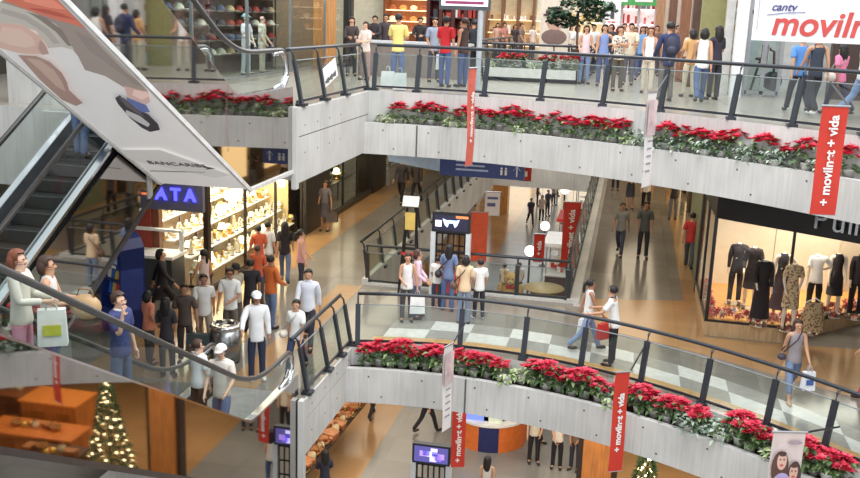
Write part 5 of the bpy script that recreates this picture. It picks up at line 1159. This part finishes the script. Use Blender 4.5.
# ------------------------------------------------------------------ plants in the planters
GREEN = [M((92, 124, 70), .6), M((70, 102, 56), .6), M((140, 160, 106), .6)]
REDB = [M((216, 44, 72), .55), M((190, 30, 60), .55), M((232, 92, 110), .55)]
def leaf(b, p, d, ln, wd, mi, droop=.25):
    d = Vector(d).normalized(); s = d.cross(Vector((0, 0, 1))); s = s.normalized() if s.length > .05 else Vector((1, 0, 0)); n = s.cross(d)
    q = [p, p+d*ln*.45+s*wd*.5+n*.01, p+d*ln-Vector((0, 0, droop*ln)), p+d*ln*.45-s*wd*.5+n*.01, p+d*ln*.5-n*wd*.12]
    b.add(q, [(0, 4, 1), (4, 2, 1), (0, 3, 4), (4, 3, 2)], mi)
def p_poin(seed, heads, r=.25, h=.42):
    random.seed(seed); o = thing('potted_poinsettia', 'x', 'poinsettia')
    MB().lathe([(.085, 0), (.115, .17), (.12, .17), (.11, .15)], n=12).build('pot', M((236, 234, 228), .6), o, True)
    b = MB(); f = MB()
    for i in range(64):
        a = random.uniform(0, 2*PI); rr = random.uniform(.02, r*.8); z = random.uniform(.14, h-.05)
        leaf(b, Vector((rr*math.cos(a), rr*math.sin(a), z)), (math.cos(a), math.sin(a), random.uniform(-.3, .35)), random.uniform(.12, .19), .09, random.choice([0, 0, 1, 1, 2]))
    for i in range(heads):
        a = 2*PI*i/heads*2.4+random.uniform(-.3, .3); rr = r*math.sqrt((i+.4)/heads)*1.0; c = Vector((rr*math.cos(a), rr*math.sin(a), h+random.uniform(-.06, .05)-rr*.75))
        for k in range(9):
            t = 2*PI*k/9+i; leaf(f, c, (math.cos(t)+math.cos(a)*.5, math.sin(t)+math.sin(a)*.5, .55+.4*math.sin(t)*0), random.uniform(.12, .17), .095, random.choice([0, 0, 1, 2]), .15)
        for k in range(5):
            t = 2*PI*k/5; leaf(f, c+Vector((0, 0, .02)), (math.cos(t), math.sin(t), .6), .07, .04, 0, .1)
    b.build('foliage', GREEN, o); f.build('bracts', REDB, o); remember(o); return o
def p_fol(seed, cols, n, ln, wd, r, h, name):
    random.seed(seed); o = thing(name, 'x', 'plant'); MB().lathe([(.08, 0), (.105, .15), (.11, .15), (.1, .13)], n=12).build('pot', M((236, 234, 228), .6), o, True); b = MB()
    for i in range(n):
        a = random.uniform(0, 2*PI); rr = random.uniform(.0, r); z = random.uniform(.12, h)-rr*.3
        leaf(b, Vector((rr*math.cos(a), rr*math.sin(a), z)), (math.cos(a), math.sin(a), random.uniform(-.5, .8)), ln*random.uniform(.7, 1.2), wd, random.randrange(len(cols)), .3)
    b.build('foliage', [M(c, .7) for c in cols], o); remember(o); return o
POI = [p_poin(1, 13, .22, .56), p_poin(2, 11, .2, .52), p_poin(3, 14, .23, .58)]
SIL = p_fol(5, [(150, 166, 150), (124, 146, 126), (180, 190, 172)], 110, .1, .06, .24, .36, 'potted_silver_shrub')
PAL = p_fol(6, [(176, 190, 140), (206, 210, 180), (120, 150, 84)], 60, .13, .07, .2, .26, 'potted_variegated_plant')
fresh = {}
def plant(proto, x, y, z, label, group, sc=1.0):
    if proto.name not in fresh: fresh[proto.name] = 1; proto.location = (x, y, z); proto['label'] = label; proto['group'] = group; proto.rotation_euler = (0, 0, random.uniform(0, 6)); proto.scale = (sc,)*3
    else: dup(proto, (x, y, z), random.uniform(0, 6), label, group, sc)
random.seed(11)
UPR = [400, 421, 432, 443, 464, 477, 489, 500, 513, 526, 541, 557, 569, 580, 592, 603, 614, 624, 667, 685, 700, 712, 723, 738, 765, 789, 808, 852]
LPR = [368, 379, 391, 402, 414, 426, 437, 461, 474, 487, 500, 534, 547, 560, 573, 586, 599, 622, 640, 655, 668, 681, 699, 741, 752, 766, 803, 816, 829, 842]
UPS = [637, 650, 660, 675, 690, 706, 730, 747, 757, 776, 797, 822, 836]; LPS = [606, 690, 709, 720]
UPP = [384, 393, 411, 455, 470, 520, 548, 631]; LPP = [445, 508, 522, 612, 728, 778, 790]
def plantrow(pxs, pick, rim, zr, word, fmt, group, jit, sc):
    pts = []
    for px in pxs:
        lo_, hi_ = -7.0, 7.0                                         # find the spot along the planter seen in that column of the photo
        for _ in range(40):
            m_ = (lo_+hi_)/2; q = Vector((m_, rim(m_)+.34, zr+.3))-EYE; xx = 430+FPX*q.dot(RT)/q.dot(FW)
            if xx < px: lo_ = m_
            else: hi_ = m_
        pts.append(lo_)
    for i, x in enumerate(pts):
        plant(pick(i), x, rim(x)+.34+jit*(1 if i % 2 else -.6), zr-.05, fmt % (nth(i), word), group, sc*random.uniform(.88, 1.1))
for pxs, rim, zr, word in ((UPR, top_rim, ZRT, 'upper'), (LPR, mid_rim, ZRM, 'lower')):
    plantrow(pxs, lambda i: POI[i % 3], rim, zr, word, 'red poinsettia, %s from the left end of the %s planter', 'poinsettias in the %s planter' % word, .05, 1.0)
for pxs, rim, zr, word in ((UPS, top_rim, ZRT, 'upper'), (LPS, mid_rim, ZRM, 'lower')):
    plantrow(pxs, lambda i: SIL, rim, zr, word, 'silvery leaved shrub, %s silver one from the left in the %s planter', 'silver shrubs in the %s planter' % word, -.12, 1.1)
for pxs, rim, zr, word in ((UPP, top_rim, ZRT, 'upper'), (LPP, mid_rim, ZRM, 'lower')):
    plantrow(pxs, lambda i: PAL, rim, zr, word, 'pale green variegated plant, %s pale one from the left in the %s planter', 'pale plants in the %s planter' % word, -.12, 1.1)
o = thing('planter_box', 'white planter box at the near end of the upper floor opening', 'planter', (-3.0, 29.45, T)); MB().b2((-1.5, -.25, 0), (1.4, .25, .12)).b2((-1.5, -.25, 0), (-1.45, .25, .4)).b2((1.35, -.25, 0), (1.4, .25, .4)).b2((-1.5, -.25, 0), (1.4, -.2, .4)).b2((-1.5, .2, 0), (1.4, .25, .4)).build('box', M((210, 208, 202), .6), o); MB().b2((-1.44, -.19, .12), (1.34, .19, .3)).build('soil', M((60, 48, 40), .9), o)
for i in range(7): plant(POI[i % 3] if i not in (0, 3) else PAL, -4.25+i*.41, 29.45, T+.3, ('red poinsettia' if i not in (0, 3) else 'pale leafy plant')+', %s plant from the left in the box by the upper opening' % nth(i), 'plants in the box by the upper opening', 1.0)

# ------------------------------------------------------------------ banners
BRED = M((200, 52, 38), .7, 0, .05); BWH = M((238, 234, 232), .7, 0, .04)
def banner(label, top, bot, wpx, Y, yaw, col, txt, pole_to=None, tsize=.62, tcol=None, name='banner', extra=None):
    A = Py(top[0], top[1], Y); B_ = Py(bot[0], bot[1], Y); h = A.z-B_.z; dep = (A-EYE).dot(FW)
    yr = math.radians(yaw); v = YAW; w = wpx*dep/FPX/max(.12, abs(math.cos(yr-v)))
    o = thing(name, label, 'banner', (A.x, Y, A.z)); u = Vector((math.cos(yr), math.sin(yr), 0)); n = Vector((math.sin(yr), -math.cos(yr), 0)); R = Matrix((u, -n, Vector((0, 0, 1)))).transposed()
    b = MB(); k = 8
    for i in range(k):                                               # cloth with a slight hang
        z0, z1 = -h*i/k, -h*(i+1)/k; f = lambda z: n*(.02*math.sin(z*3)) 
        b.add([u*-w/2+f(z1)+Vector((0, 0, z1)), u*w/2+f(z1)+Vector((0, 0, z1)), u*w/2+f(z0)+Vector((0, 0, z0)), u*-w/2+f(z0)+Vector((0, 0, z0))], [(0, 1, 2, 3)])
    cl_ = b.build('cloth', col, o)
    MB().cyl(u*-w*.55, u*w*.55, .018, n=8).build('rod', STEEL, o); MB().cyl(u*-w*.52+Vector((0, 0, -h)), u*w*.52+Vector((0, 0, -h)), .012, n=8).build('rod', STEEL, o)
    if pole_to is None: MB().cyl((0, 0, 0), (0, 0, max(.3, 3.74-A.z if A.z > -1.2 else -1.13-A.z)), .006, n=5).build('cord', STEEL, o)
    if pole_to is not None: MB().cyl(u*w*.5, Vector(pole_to)-Vector(o.location), .018, n=8).build('arm', DARK2, o)
    if txt:
        for sg in ((1,) if abs(math.cos(yr-v)) > .5 else (1, -1)):
            text(txt, w*tsize, tcol or WHITE, cl_, frame_m(n*.03*sg+Vector((0, 0, -h/2)), (0, 0, 1), -u*sg), bold=.006, ext=.002)
    if extra: extra(o, u, n, w, h)
    return o
def post_top(px, rail, z, f=.6): x = px; return Vector((x, rail(x)+.12, z+f))
banner('red hanging banner with white lettering at the far right in front of the upper planter', (836, 106), (819, 214), 26, 16.9, 8, BRED, '+ movilnet + vida', post_top(3.6, top_rail, T, .9), .5)
banner('red hanging banner with white lettering in front of the lower planter', (623, 372), (620, 472), 15, 17.0, 26, BRED, '+ movilnet + vida', post_top(.67, mid_rail, G, .8), .58)
banner('red banner with white lettering hanging over the lower floor beside the screen', (460, 405), (459, 467), 14, 19.9, 20, BRED, '+ movilnet + vida', None, .56)
banner('narrow red banner seen nearly edge on in front of the upper planter', (473, 68), (471, 166), 8, 21.2, 68, M((206, 96, 80), .7), '+ movilnet + vida', post_top(-3.7, top_rail, T, .6), .5)
def wmarks(o, u, n, w, h):
    b = MB()
    for s_ in (1, -1):
        for i in range(5): z = -h*(.52+.08*i); b.add([u*-w*.3+n*.03*s_+Vector((0, 0, z)), u*w*.25+n*.03*s_+Vector((0, 0, z)), u*w*.25+n*.03*s_+Vector((0, 0, z+h*.02)), u*-w*.3+n*.03*s_+Vector((0, 0, z+h*.02))], [(0, 1, 2, 3)])
    b.build('printed_lines', M((150, 146, 156), .6), o)
    b = MB()
    for s_ in (1, -1): b.add([u*-w*.5+n*.031*s_+Vector((0, 0, -h*.45)), u*w*.5+n*.031*s_+Vector((0, 0, -h*.45)), u*w*.5+n*.031*s_+Vector((0, 0, -h*.08)), u*-w*.5+n*.031*s_+Vector((0, 0, -h*.08))], [(0, 1, 2, 3)])
    b.build('printed_picture', M((214, 190, 190), .6, 0, .3, 4), o)
banner('narrow white banner with a pinkish picture hanging at the middle of the upper planter', (653, 92), (650, 187), 12, 18.9, 66, BWH, None, post_top(.75, top_rail, T, .8), extra=wmarks)
banner('narrow white banner hanging in front of the left part of the lower planter', (449, 345), (449, 430), 9, 17.7, 70, BWH, None, post_top(-3.1, mid_rail, G, .6), extra=wmarks)
def portrait(o, u, n, w, h):
    P_ = lambda a, z, l: u*w*a+n*l+Vector((0, 0, -h*z))
    def blob(cx, cz, rx, rz, l, col, nm):
        MB().add([P_(cx+rx*math.cos(t*PI/8), cz+rz*math.sin(t*PI/8), l) for t in range(16)], [tuple(range(16))]).build(nm, M(col, .6), o)
    blob(-.2, .5, .27, .24, .03, (90, 60, 52), 'hair_print'); blob(-.16, .4, .15, .13, .034, (222, 178, 160), 'face_print'); blob(.27, .62, .22, .22, .03, (72, 56, 58), 'hair_print'); blob(.24, .56, .13, .13, .034, (214, 170, 150), 'face_print')
    for cx, cz in ((-.16, .4), (.24, .56)):
        for sx in (-1, 1): blob(cx+sx*.055, cz-.02, .025, .012, .038, (70, 48, 44), 'eye_print')
        blob(cx, cz+.06, .06, .018, .038, (196, 90, 90), 'mouth_print'); blob(cx, cz-.1, .12, .035, .036, (80, 54, 48), 'hair_print')
    blob(-.1, .75, .3, .18, .032, (176, 160, 206), 'dress_print'); blob(.3, .85, .2, .12, .033, (230, 220, 210), 'dress_print'); blob(.1, .8, .3, .03, .037, (220, 190, 90), 'stripe_print'); blob(.18, .14, .22, .03, .03, (170, 150, 160), 'heading_print')
banner('large poster of two smiling women hanging at the bottom right of the lower planter', (790, 432), (784, 502), 33, 15.0, 14, M((224, 206, 200), .6), None, post_top(3.9, mid_rail, G, .5), name='poster_banner', extra=portrait)
banner('tall red banner hanging in the floor opening beside the right railing', (573, 202), (570, 268), 17, 31, 12, BRED, 'movilnet + vida', None, .5)
banner('small red banner farther left in the floor opening', (540, 234), (539, 262), 11, 33, 12, BRED, '+ vida', None, .55)
banner('orange red banner hanging behind the black screen', (480, 212), (480, 262), 17, 27.5, 12, M((226, 90, 56), .6), None, None)
banner('white notice with small print hanging over the floor opening', (493, 192), (493, 216), 15, 29, 12, BWH, None, None, extra=lambda o, u, n, w, h: MB().add([u*-w*.35+n*.03+Vector((0, 0, -h*.3)), u*w*.35+n*.03+Vector((0, 0, -h*.3)), u*w*.35+n*.03+Vector((0, 0, -h*.2)), u*-w*.35+n*.03+Vector((0, 0, -h*.2)), u*-w*.35+n*.03+Vector((0, 0, -h*.6)), u*w*.2+n*.03+Vector((0, 0, -h*.6)), u*w*.2+n*.03+Vector((0, 0, -h*.45)), u*-w*.35+n*.03+Vector((0, 0, -h*.45))], [(0, 1, 2, 3), (4, 5, 6, 7)]).build('printed_lines', M((90, 100, 150), .6), o))
banner('small red sign with a white mark hanging beyond the direction sign', (526, 166), (526, 181), 12, 28.5, 12, BRED, None, None, extra=lambda o, u, n, w, h: MB().add([u*-w*.15+n*.03+Vector((0, 0, -h*.7)), u*w*.15+n*.03+Vector((0, 0, -h*.7)), u*w*.15+n*.03+Vector((0, 0, -h*.35)), u*-w*.15+n*.03+Vector((0, 0, -h*.35))], [(0, 1, 2, 3)]).build('printed_mark', WHITE, o))
# placard leaning on the short upper railing
q = Px(335, 78, XT0+.0)
o = thing('placard', 'tilted white placard leaning behind the short upper railing', 'placard', (XT0-.12, q.y, T+.1)); Rp = Matrix.Rotation(.24, 3, 'X') @ Matrix.Rotation(-.1, 3, 'Y')
MB().box((0, 0, .45), (.015, 1.0, .4), Rp).build('sheet', WHITE, o); b = MB()
for i in range(9): b.box(Rp @ Vector((.012, -.36+.085*i, -.1))+Vector((0, 0, .45)), (.004, .06, .06+.03*(i % 3)), Rp)
b.build('dark_scrawl', M((60, 60, 64), .6), o)
# flower garland along the foot of the dress shop window
b = MB(); random.seed(4)
path = [Vector((2.22, 25.0, ZS)), Vector((2.24, 22.3, ZS)), Vector((2.4, 22.2, ZS)), Vector((3.84, 22.16, ZS)), Vector((6.9, 25.12, ZS))]
for a, c in zip(path[:-1], path[1:]):
    n = int((c-a).length/.022)
    for i in range(n):
        p = a.lerp(c, i/n)+Vector((random.uniform(0, .1), random.uniform(0, .16), random.uniform(.02, .26)))
        for k in range(2): t = random.uniform(0, 6); leaf(b, p, (math.cos(t), math.sin(t), random.uniform(0, .8)), .1, .06, 0)
        if i % 2 == 0:
            mi = random.choice([1, 1, 2, 3])
            for k in range(6): t = 2*PI*k/6; leaf(b, p+Vector((0, -.03, .06)), (math.cos(t), -.5, math.sin(t)), .1, .085, mi)
tag(b.build('flower_garland', [M((60, 72, 44), .7), M((214, 90, 90), .6), M((240, 226, 214), .6), M((226, 140, 120), .6)]), 'garland of red and white flowers along the foot of the dress shop window', 'garland')
# ------------------------------------------------------------------ lower floor
random.seed(21)
# long craft counter running under the landing
A = Pz(320, 456, LO+1.0); Bq = Pz(366, 401, LO+1.0); d = (Bq-A); d.z = 0; L0 = d.length; d.normalize(); nn = Vector((-d.y, d.x, 0))
st = A-d*3.2; Lg = L0+3.2; mid = st+d*Lg/2+nn*.65
o = thing('craft_counter', 'long dark edged counter heaped with baskets and boxes beside the landing', 'counter', (mid.x, mid.y, LO)); R = Matrix((nn, -d if False else d, Vector((0, 0, 1)))).transposed()
R = Matrix((d, nn, Vector((0, 0, 1)))).transposed()
MB().box(R @ Vector((0, .3, .44)), (Lg, .55, .88), R).build('cabinet', M((62, 50, 44), .5), o); MB().box((0, 0, .94), (Lg+.06, 1.3, .1), R).build('worktop', wood((150, 104, 66)), o); MB().box(R @ Vector((0, -.64, .98)), (Lg+.08, .05, .14), R).build('front_edge', BLACK, o)
def p_basket():
    r = thing('wicker_basket', 'x', 'basket'); MB().lathe([(.1, 0), (.15, .1), (.16, .14), (.145, .14), (.12, .03), (.02, .02)], n=14).build('bowl', patterned((110, 66, 36), (190, 130, 76), 60), r, True); MB().tube([(-.15, 0, .13), (-.1, 0, .26), (0, 0, .31), (.1, 0, .26), (.15, 0, .13)], .012, 6).build('handle', BROWN, r, True); remember(r); return r
def p_box():
    r = thing('wooden_box', 'x', 'box'); MB().b2((-.16, -.11, 0), (.16, .11, .1)).build('case', wood((150, 80, 44)), r); MB().b2((-.165, -.115, .1), (.165, .115, .14)).build('lid', wood((190, 120, 70)), r); remember(r); return r
def p_jar():
    r = thing('pottery_jar', 'x', 'jar'); MB().lathe([(.06, 0), (.1, .07), (.09, .16), (.05, .2), (.06, .23), (.05, .23)], n=12).build('body', M((226, 204, 160), .5), r, True); MB().lathe([(.062, .23), (.05, .26), (.01, .28)], n=12).build('lid', M((150, 86, 50), .5), r, True); remember(r); return r
def p_tray():
    r = thing('brass_tray', 'x', 'tray'); MB().lathe([(.02, .02), (.15, .02), (.18, .05), (.185, .05), (.155, 0), (.02, 0)], n=16).build('dish', GOLD, r, True); MB().lathe([(.05, .02), (.04, .1), (.01, .14)], n=10).build('centre_ornament', M((176, 60, 44), .5), r, True); remember(r); return r
CP = [(p_basket(), 'brown wicker basket with hoop'), (p_box(), 'small two tone wooden box'), (p_jar(), 'cream jar with brown lid'), (p_tray(), 'brass tray with red ornament')]
cu = set(); cc = {}
for i in range(30):
    for j in range(4):
        k = random.choice([0, 0, 1, 1, 2, 3]); key = (k, j); cc[key] = cc.get(key, 0)+1
        p = st+d*(.25+i*(Lg-.4)/29.5)+nn*(.14+.33*j); loc = (p.x, p.y, LO+.992)
        lb = '%s, %s nearest such in the %s row of the craft counter' % (CP[k][1], nth(cc[key]-1), ('front', 'second', 'third', 'back')[j]); s = random.uniform(.95, 1.25)
        if k in cu: dup(CP[k][0], loc, random.uniform(-.6, .6), lb, 'crafts on the long counter', s)
        else: cu.add(k); r = CP[k][0]; r.location = loc; r['label'] = lb; r['group'] = 'crafts on the long counter'; r.scale = (s,)*3
# round orange and navy information counter
kc = Pz(488, 452, LO); kc = kc+Vector((-.1, 1.0, 0))
o = thing('round_counter', 'round orange and navy counter with white top on the lower floor', 'counter', kc)
for i, (a0, a1, c) in enumerate([(-2.9, -1.75, (222, 112, 48)), (-1.75, -1.2, (36, 40, 92)), (-1.2, .2, (222, 112, 48)), (.2, 3.38, (222, 112, 48))]):
    ang = [a0+(a1-a0)*k/8 for k in range(9)]; pts = [(1.08*math.cos(a), 1.08*math.sin(a)) for a in ang]+[(.86*math.cos(a), .86*math.sin(a)) for a in ang[::-1]]
    MB().prism(pts, 0, .8).build('side_panel', M(c, .4), o)
MB().lathe([(.8, .8), (1.13, .8), (1.13, .86), (.8, .86), (.8, .8)], n=40).build('worktop', WHITE, o)
MB().b2((-.7, -.82, .86), (-.1, -.75, 1.35)).build('screen', E((90, 110, 190), 1.0), o); MB().b2((.05, -.86, .86), (.45, -.8, 1.5)).build('leaflet_panel', M((226, 240, 224), .5), o)
# wood panelled pillar, tree, cafe counters on the right of the lower floor
struct(MB().b2((-.42, 20.8, LO), (.26, 21.3, -1.12)).build('trim_50', wood((216, 134, 66), .35)))
struct(MB().b2((-.54, 20.9, LO), (-.42, 21.2, -1.12)).build('trim_51', M((52, 40, 34), .4))); struct(MB().b2((.26, 20.9, LO), (.4, 21.2, -1.12)).build('trim_52', M((52, 40, 34), .4)))
tx, ty = 1.0, 20.1
o = thing('christmas_tree', 'green conical Christmas tree dotted with warm white lights', 'tree', (tx, ty, LO)); b = MB(); lt = MB(); HT = 3.1
for i in range(1500):
    z = random.random()**1.3; r = (1-z)*.66*random.uniform(.55, 1)+.03; a = random.uniform(0, 2*PI); p = Vector((r*math.cos(a), r*math.sin(a), .35+z*(HT-.35)))
    leaf(b, p, (math.cos(a), math.sin(a), random.uniform(-.6, .3)), random.uniform(.12, .2), .07, random.randrange(3))
MB().cyl((0, 0, .08), (0, 0, HT*.9), .05, .015, 8).build('trunk', BROWN, o); b.build('foliage', [M((52, 78, 44), .7), M((36, 58, 36), .7), M((84, 104, 62), .7)], o)
for i in range(90):
    z = i/90; r = (1-z)*.67+.02; a = i*2.4; lt = MB().ball((0, 0, 0), .028, 6, 4); q = lt.build('fairy_light', E((255, 224, 160), 9), o, True, (r*math.cos(a), r*math.sin(a), .4+z*(HT-.4)))
MB().lathe([(.26, 0), (.3, .3), (.27, .3)], n=16).build('pot', M((150, 60, 46), .6), o, True)
mirX = lambda px, py, z: (lambda q: Vector((2*(XM0-.08)-q.x, q.y, z)))(Pz(px, py, z))
def wcounter(label, px, py, w, dp, h, col, rz=0):
    q = mirX(px, py, LO+h); o = thing('cafe_counter', label, 'counter', (q.x, q.y, LO), rz)
    MB().b2((-w/2, -dp/2, 0), (w/2, dp/2, h-.06)).build('cabinet', wood(col), o); MB().b2((-w/2-.06, -dp/2-.06, h-.06), (w/2+.06, dp/2+.06, h)).build('worktop', wood(tuple(min(255, int(c*1.2)) for c in col)), o)
    for i in range(2): x = -w*.28+i*w*.5; MB().b2((x-.2, -dp/2-.03, h*.5), (x+.2, -dp/2, h*.78)).build('drawer', wood(tuple(int(c*.85) for c in col)), o)
    return q
k1 = wcounter('tall orange wood cafe counter on the lower floor near the lit tree', 58, 396, 1.7, 1.0, 1.25, (206, 122, 56))
k2 = wcounter('low orange wood cafe counter with drawers left of the tall one', 36, 428, 2.6, .9, .9, (190, 108, 50))
k3 = wcounter('dark wood serving table on the lower floor', 50, 452, 1.6, .9, .8, (84, 56, 44))
k4 = wcounter('brown bar counter at the far side of the cafe', 2, 388, 2.0, .8, 1.1, (120, 70, 42))
for j, (k_, h_, nm) in enumerate(((k2, .9, 'low orange counter'), (k3, .8, 'dark serving table'), (k4, 1.1, 'brown bar counter'))):
    for i in range(5):
        dup(CP[(i+j) % 4][0], (k_.x-.6+i*.3, k_.y+.1*(i % 2), LO+h_+.004), .4*i, CP[(i+j) % 4][1]+', %s from the left on the %s' % (nth(i), nm), 'wares on the cafe counters', 1.0)
wall('wall_cafe', (9.5, 12, LO), (9.7, 34, -1.2), wood((120, 72, 44))); wall('wall_cafe', (1.2, 27.5, LO), (9.6, 27.7, -1.2), wood((96, 60, 40)))
wall('wall_lower_right', (-.4, 34, LO), (-.2, 74, -1.1), M((190, 176, 150), .7))
# left shop fronts of the lower floor
wall('wall_lower_left', (-10.2, 12, LO), (-10.0, 74, -1.1), M((110, 84, 60), .7))
for i in range(10):
    y = 25+i*4.6; struct(MB().b2((-10, y, LO), (-9.5, y+.7, -1.1)).build('trim_%d' % (60+i), wood((126, 86, 54))))
    struct(MB().b2((-9.98, y+1.0, LO+.4), (-9.9, y+4.2, LO+3.0)).build('window_%d' % (40+i), E((255, 206, 150), .4)))
    b = MB(); [b.b2((-9.9, y+1.0+k*1.06-.05, LO), (-9.8, y+1.0+k*1.06+.05, LO+3.1)) for k in range(4)]; struct(b.build('trim_%d' % (80+i), DARK2))
# kiosks with globe lamps down the middle, toy bear
for i, (px, py, lbl) in enumerate(((530, 251, 'nearest'), (545, 226, 'middle'), (565, 190, 'farthest'))):
    q = Pz(px, py, LO+2.1)
    o = thing('globe_lamp', 'white globe lamp on a post in the lower hall, %s of three' % lbl, 'lamp', (q.x, q.y, LO)); MB().cyl((0, 0, 0), (0, 0, 1.9), .05, n=8).cyl((0, 0, 0), (0, 0, .05), .2, n=12).build('post', M((70, 72, 76), .4), o); MB().ball((0, 0, 2.1), .24 if i < 2 else .26, 16, 10).build('globe', E((255, 252, 244), 2.2), o, True)
    kq = Vector((q.x+1.5, q.y+1.6, LO)); o = thing('kiosk', '%s white topped kiosk counter along the lower hall' % lbl, 'kiosk', kq)
    MB().b2((-.8, -1.2, 0), (.8, 1.2, .9)).build('cabinet', M(((90, 60, 66), (200, 196, 190), (110, 70, 60))[i], .5), o); MB().b2((-.86, -1.26, .9), (.86, 1.26, .97)).build('worktop', WHITE, o)
    for sx in (-.78, .78):
        for sy in (-1.15, 1.15): MB().cyl((sx, sy, .97), (sx, sy, 2.3), .03, n=6).build('post', STEEL, o)
    MB().b2((-.95, -1.3, 2.3), (.95, 1.3, 2.45)).build('canopy', M(((222, 224, 226), (196, 44, 40), (230, 230, 228))[i], .5), o)
    for z in (1.3, 1.7): MB().b2((-.7, .6, z), (.7, 1.1, z+.03)).build('shelf', WHITE, o)
    b = MB()
    for k in range(18): b.box((random.uniform(-.65, .65), random.uniform(-1.1, .4), 1.08), (.16, .14, random.uniform(.14, .24)), None, k % 3)
    g = b.build('goods', [M((200, 60, 50), .6), M((236, 230, 220), .6), M((70, 90, 150), .6)], o); g['kind'] = 'stuff'
q = Pz(510, 304, LO)
o = thing('toy_bear', 'big golden toy bear sitting on the lower floor seen through the glass', 'toy', q); FUR = M((206, 168, 104), .95, 0, .2, 30)
b = MB().ball((0, 0, .5), (.42, .36, .5), 16, 10); b.ball((0, -.04, 1.15), (.33, .3, .3), 14, 10); b.ball((-.25, 0, 1.42), (.12, .07, .12), 10, 6); b.ball((.25, 0, 1.42), (.12, .07, .12), 10, 6); b.build('body', FUR, o, True)
for sx in (-1, 1):
    MB().ball((sx*.3, -.42, .16), (.17, .36, .16), 12, 8).build('leg', FUR, o, True); MB().ball((sx*.45, -.15, .68), (.13, .16, .33), 12, 8).build('arm', FUR, o, True); MB().ball((sx*.1, -.3, 1.22), (.035, .03, .035), 8, 6).build('eye', BLACK, o, True)
MB().ball((0, -.3, 1.08), (.13, .1, .1), 12, 8).build('muzzle', M((232, 206, 160), .9), o, True); MB().ball((0, -.4, 1.11), (.04, .03, .03), 8, 6).build('nose', BLACK, o, True); MB().ball((-.08, -.28, .85), (.13, .08, .09), 10, 6).ball((.08, -.28, .85), (.13, .08, .09), 10, 6).build('bow', RED, o, True)
q = Pz(534, 300, LO)
o = thing('round_display', 'low round wooden display table beside the toy bear', 'table', (q.x+.45, q.y-.6, LO)); MB().cyl((0, 0, 0), (0, 0, .75), .55, .6, 24).build('drum', wood((176, 150, 110)), o, True); MB().cyl((0, 0, .75), (0, 0, .8), .9, n=28).build('tabletop', wood((206, 180, 130)), o, True)
# orange pillar far down the hall and pale shop fronts at its end
wall('trim_90', (-8.2, 60, LO), (-7.2, 61, -1.1), wood((216, 158, 88)))
for i in range(4):
    x = -9+i*2.4; struct(MB().b2((x, 73.7, LO+.3), (x+1.9, 73.9, LO+3.4)).build('window_%d' % (60+i), E((255, 236, 206), 1.2)))
# ------------------------------------------------------------------ light
w = bpy.data.worlds.new('daylight'); bpy.context.scene.world = w; w.use_nodes = True
bg = w.node_tree.nodes['Background']; bg.inputs[0].default_value = (.93, .96, 1, 1); bg.inputs[1].default_value = .75
def area(name, loc, rot, sx, sy, p, col=(1, 1, 1)):
    d = bpy.data.lights.new(name, 'AREA'); d.shape = 'RECTANGLE'; d.size = sx; d.size_y = sy; d.energy = p; d.color = col
    o = bpy.data.objects.new(name, d); COL.objects.link(o); o.location = loc; o.rotation_euler = rot; return o
area('skylight', (0, 12, 17), (0, 0, 0), 16, 18, 2600, (.96, .98, 1))
area('skylight_rear', (-3, 36, 14), (0, 0, 0), 8, 24, 1400, (1, .98, .95))
warm = (1, .82, .58)
area('ceiling_light', (-8.6, 27, 3.6), (0, 0, 0), 2.0, 18, 190, warm)
area('ceiling_light', (.6, 34, 3.6), (0, 0, 0), 2.0, 24, 150, warm)
area('ceiling_light', (-3, 22, 3.6), (0, 0, 0), 5, 2, 60, (1, .93, .85))
area('ceiling_light', (-8, 26, -1.2), (0, 0, 0), 3, 22, 260, warm)
area('ceiling_light', (2, 22, -1.2), (0, 0, 0), 8, 6, 260, warm)
area('ceiling_light', (-3.5, 21.5, -1.2), (0, 0, 0), 5, 4, 120, (1, .93, .85))
area('ceiling_light', (-3.5, 52, -1.3), (0, 0, 0), 6, 24, 150, (1, .9, .75))
area('window_light', (3.6, 23.4, 2.78), (0, 0, 0), 2.4, 1.6, 80, (1, .93, .8))
area('window_light', (5.6, 25.2, 2.78), (0, 0, 0), 3, 1.2, 60, (1, .93, .8))
area('shop_light', (-10.9, 25, 9.0), (0, 0, 0), 1.2, 10, 160, (1, .95, .88))
sc = bpy.context.scene
sc.view_settings.view_transform = 'Standard'; sc.view_settings.look = 'None'
sc.view_settings.exposure = 0.62; sc.view_settings.gamma = 1.08
sc.cycles.use_denoising = True
sc.cycles.max_bounces = 8; sc.cycles.transparent_max_bounces = 24; sc.cycles.sample_clamp_indirect = 4
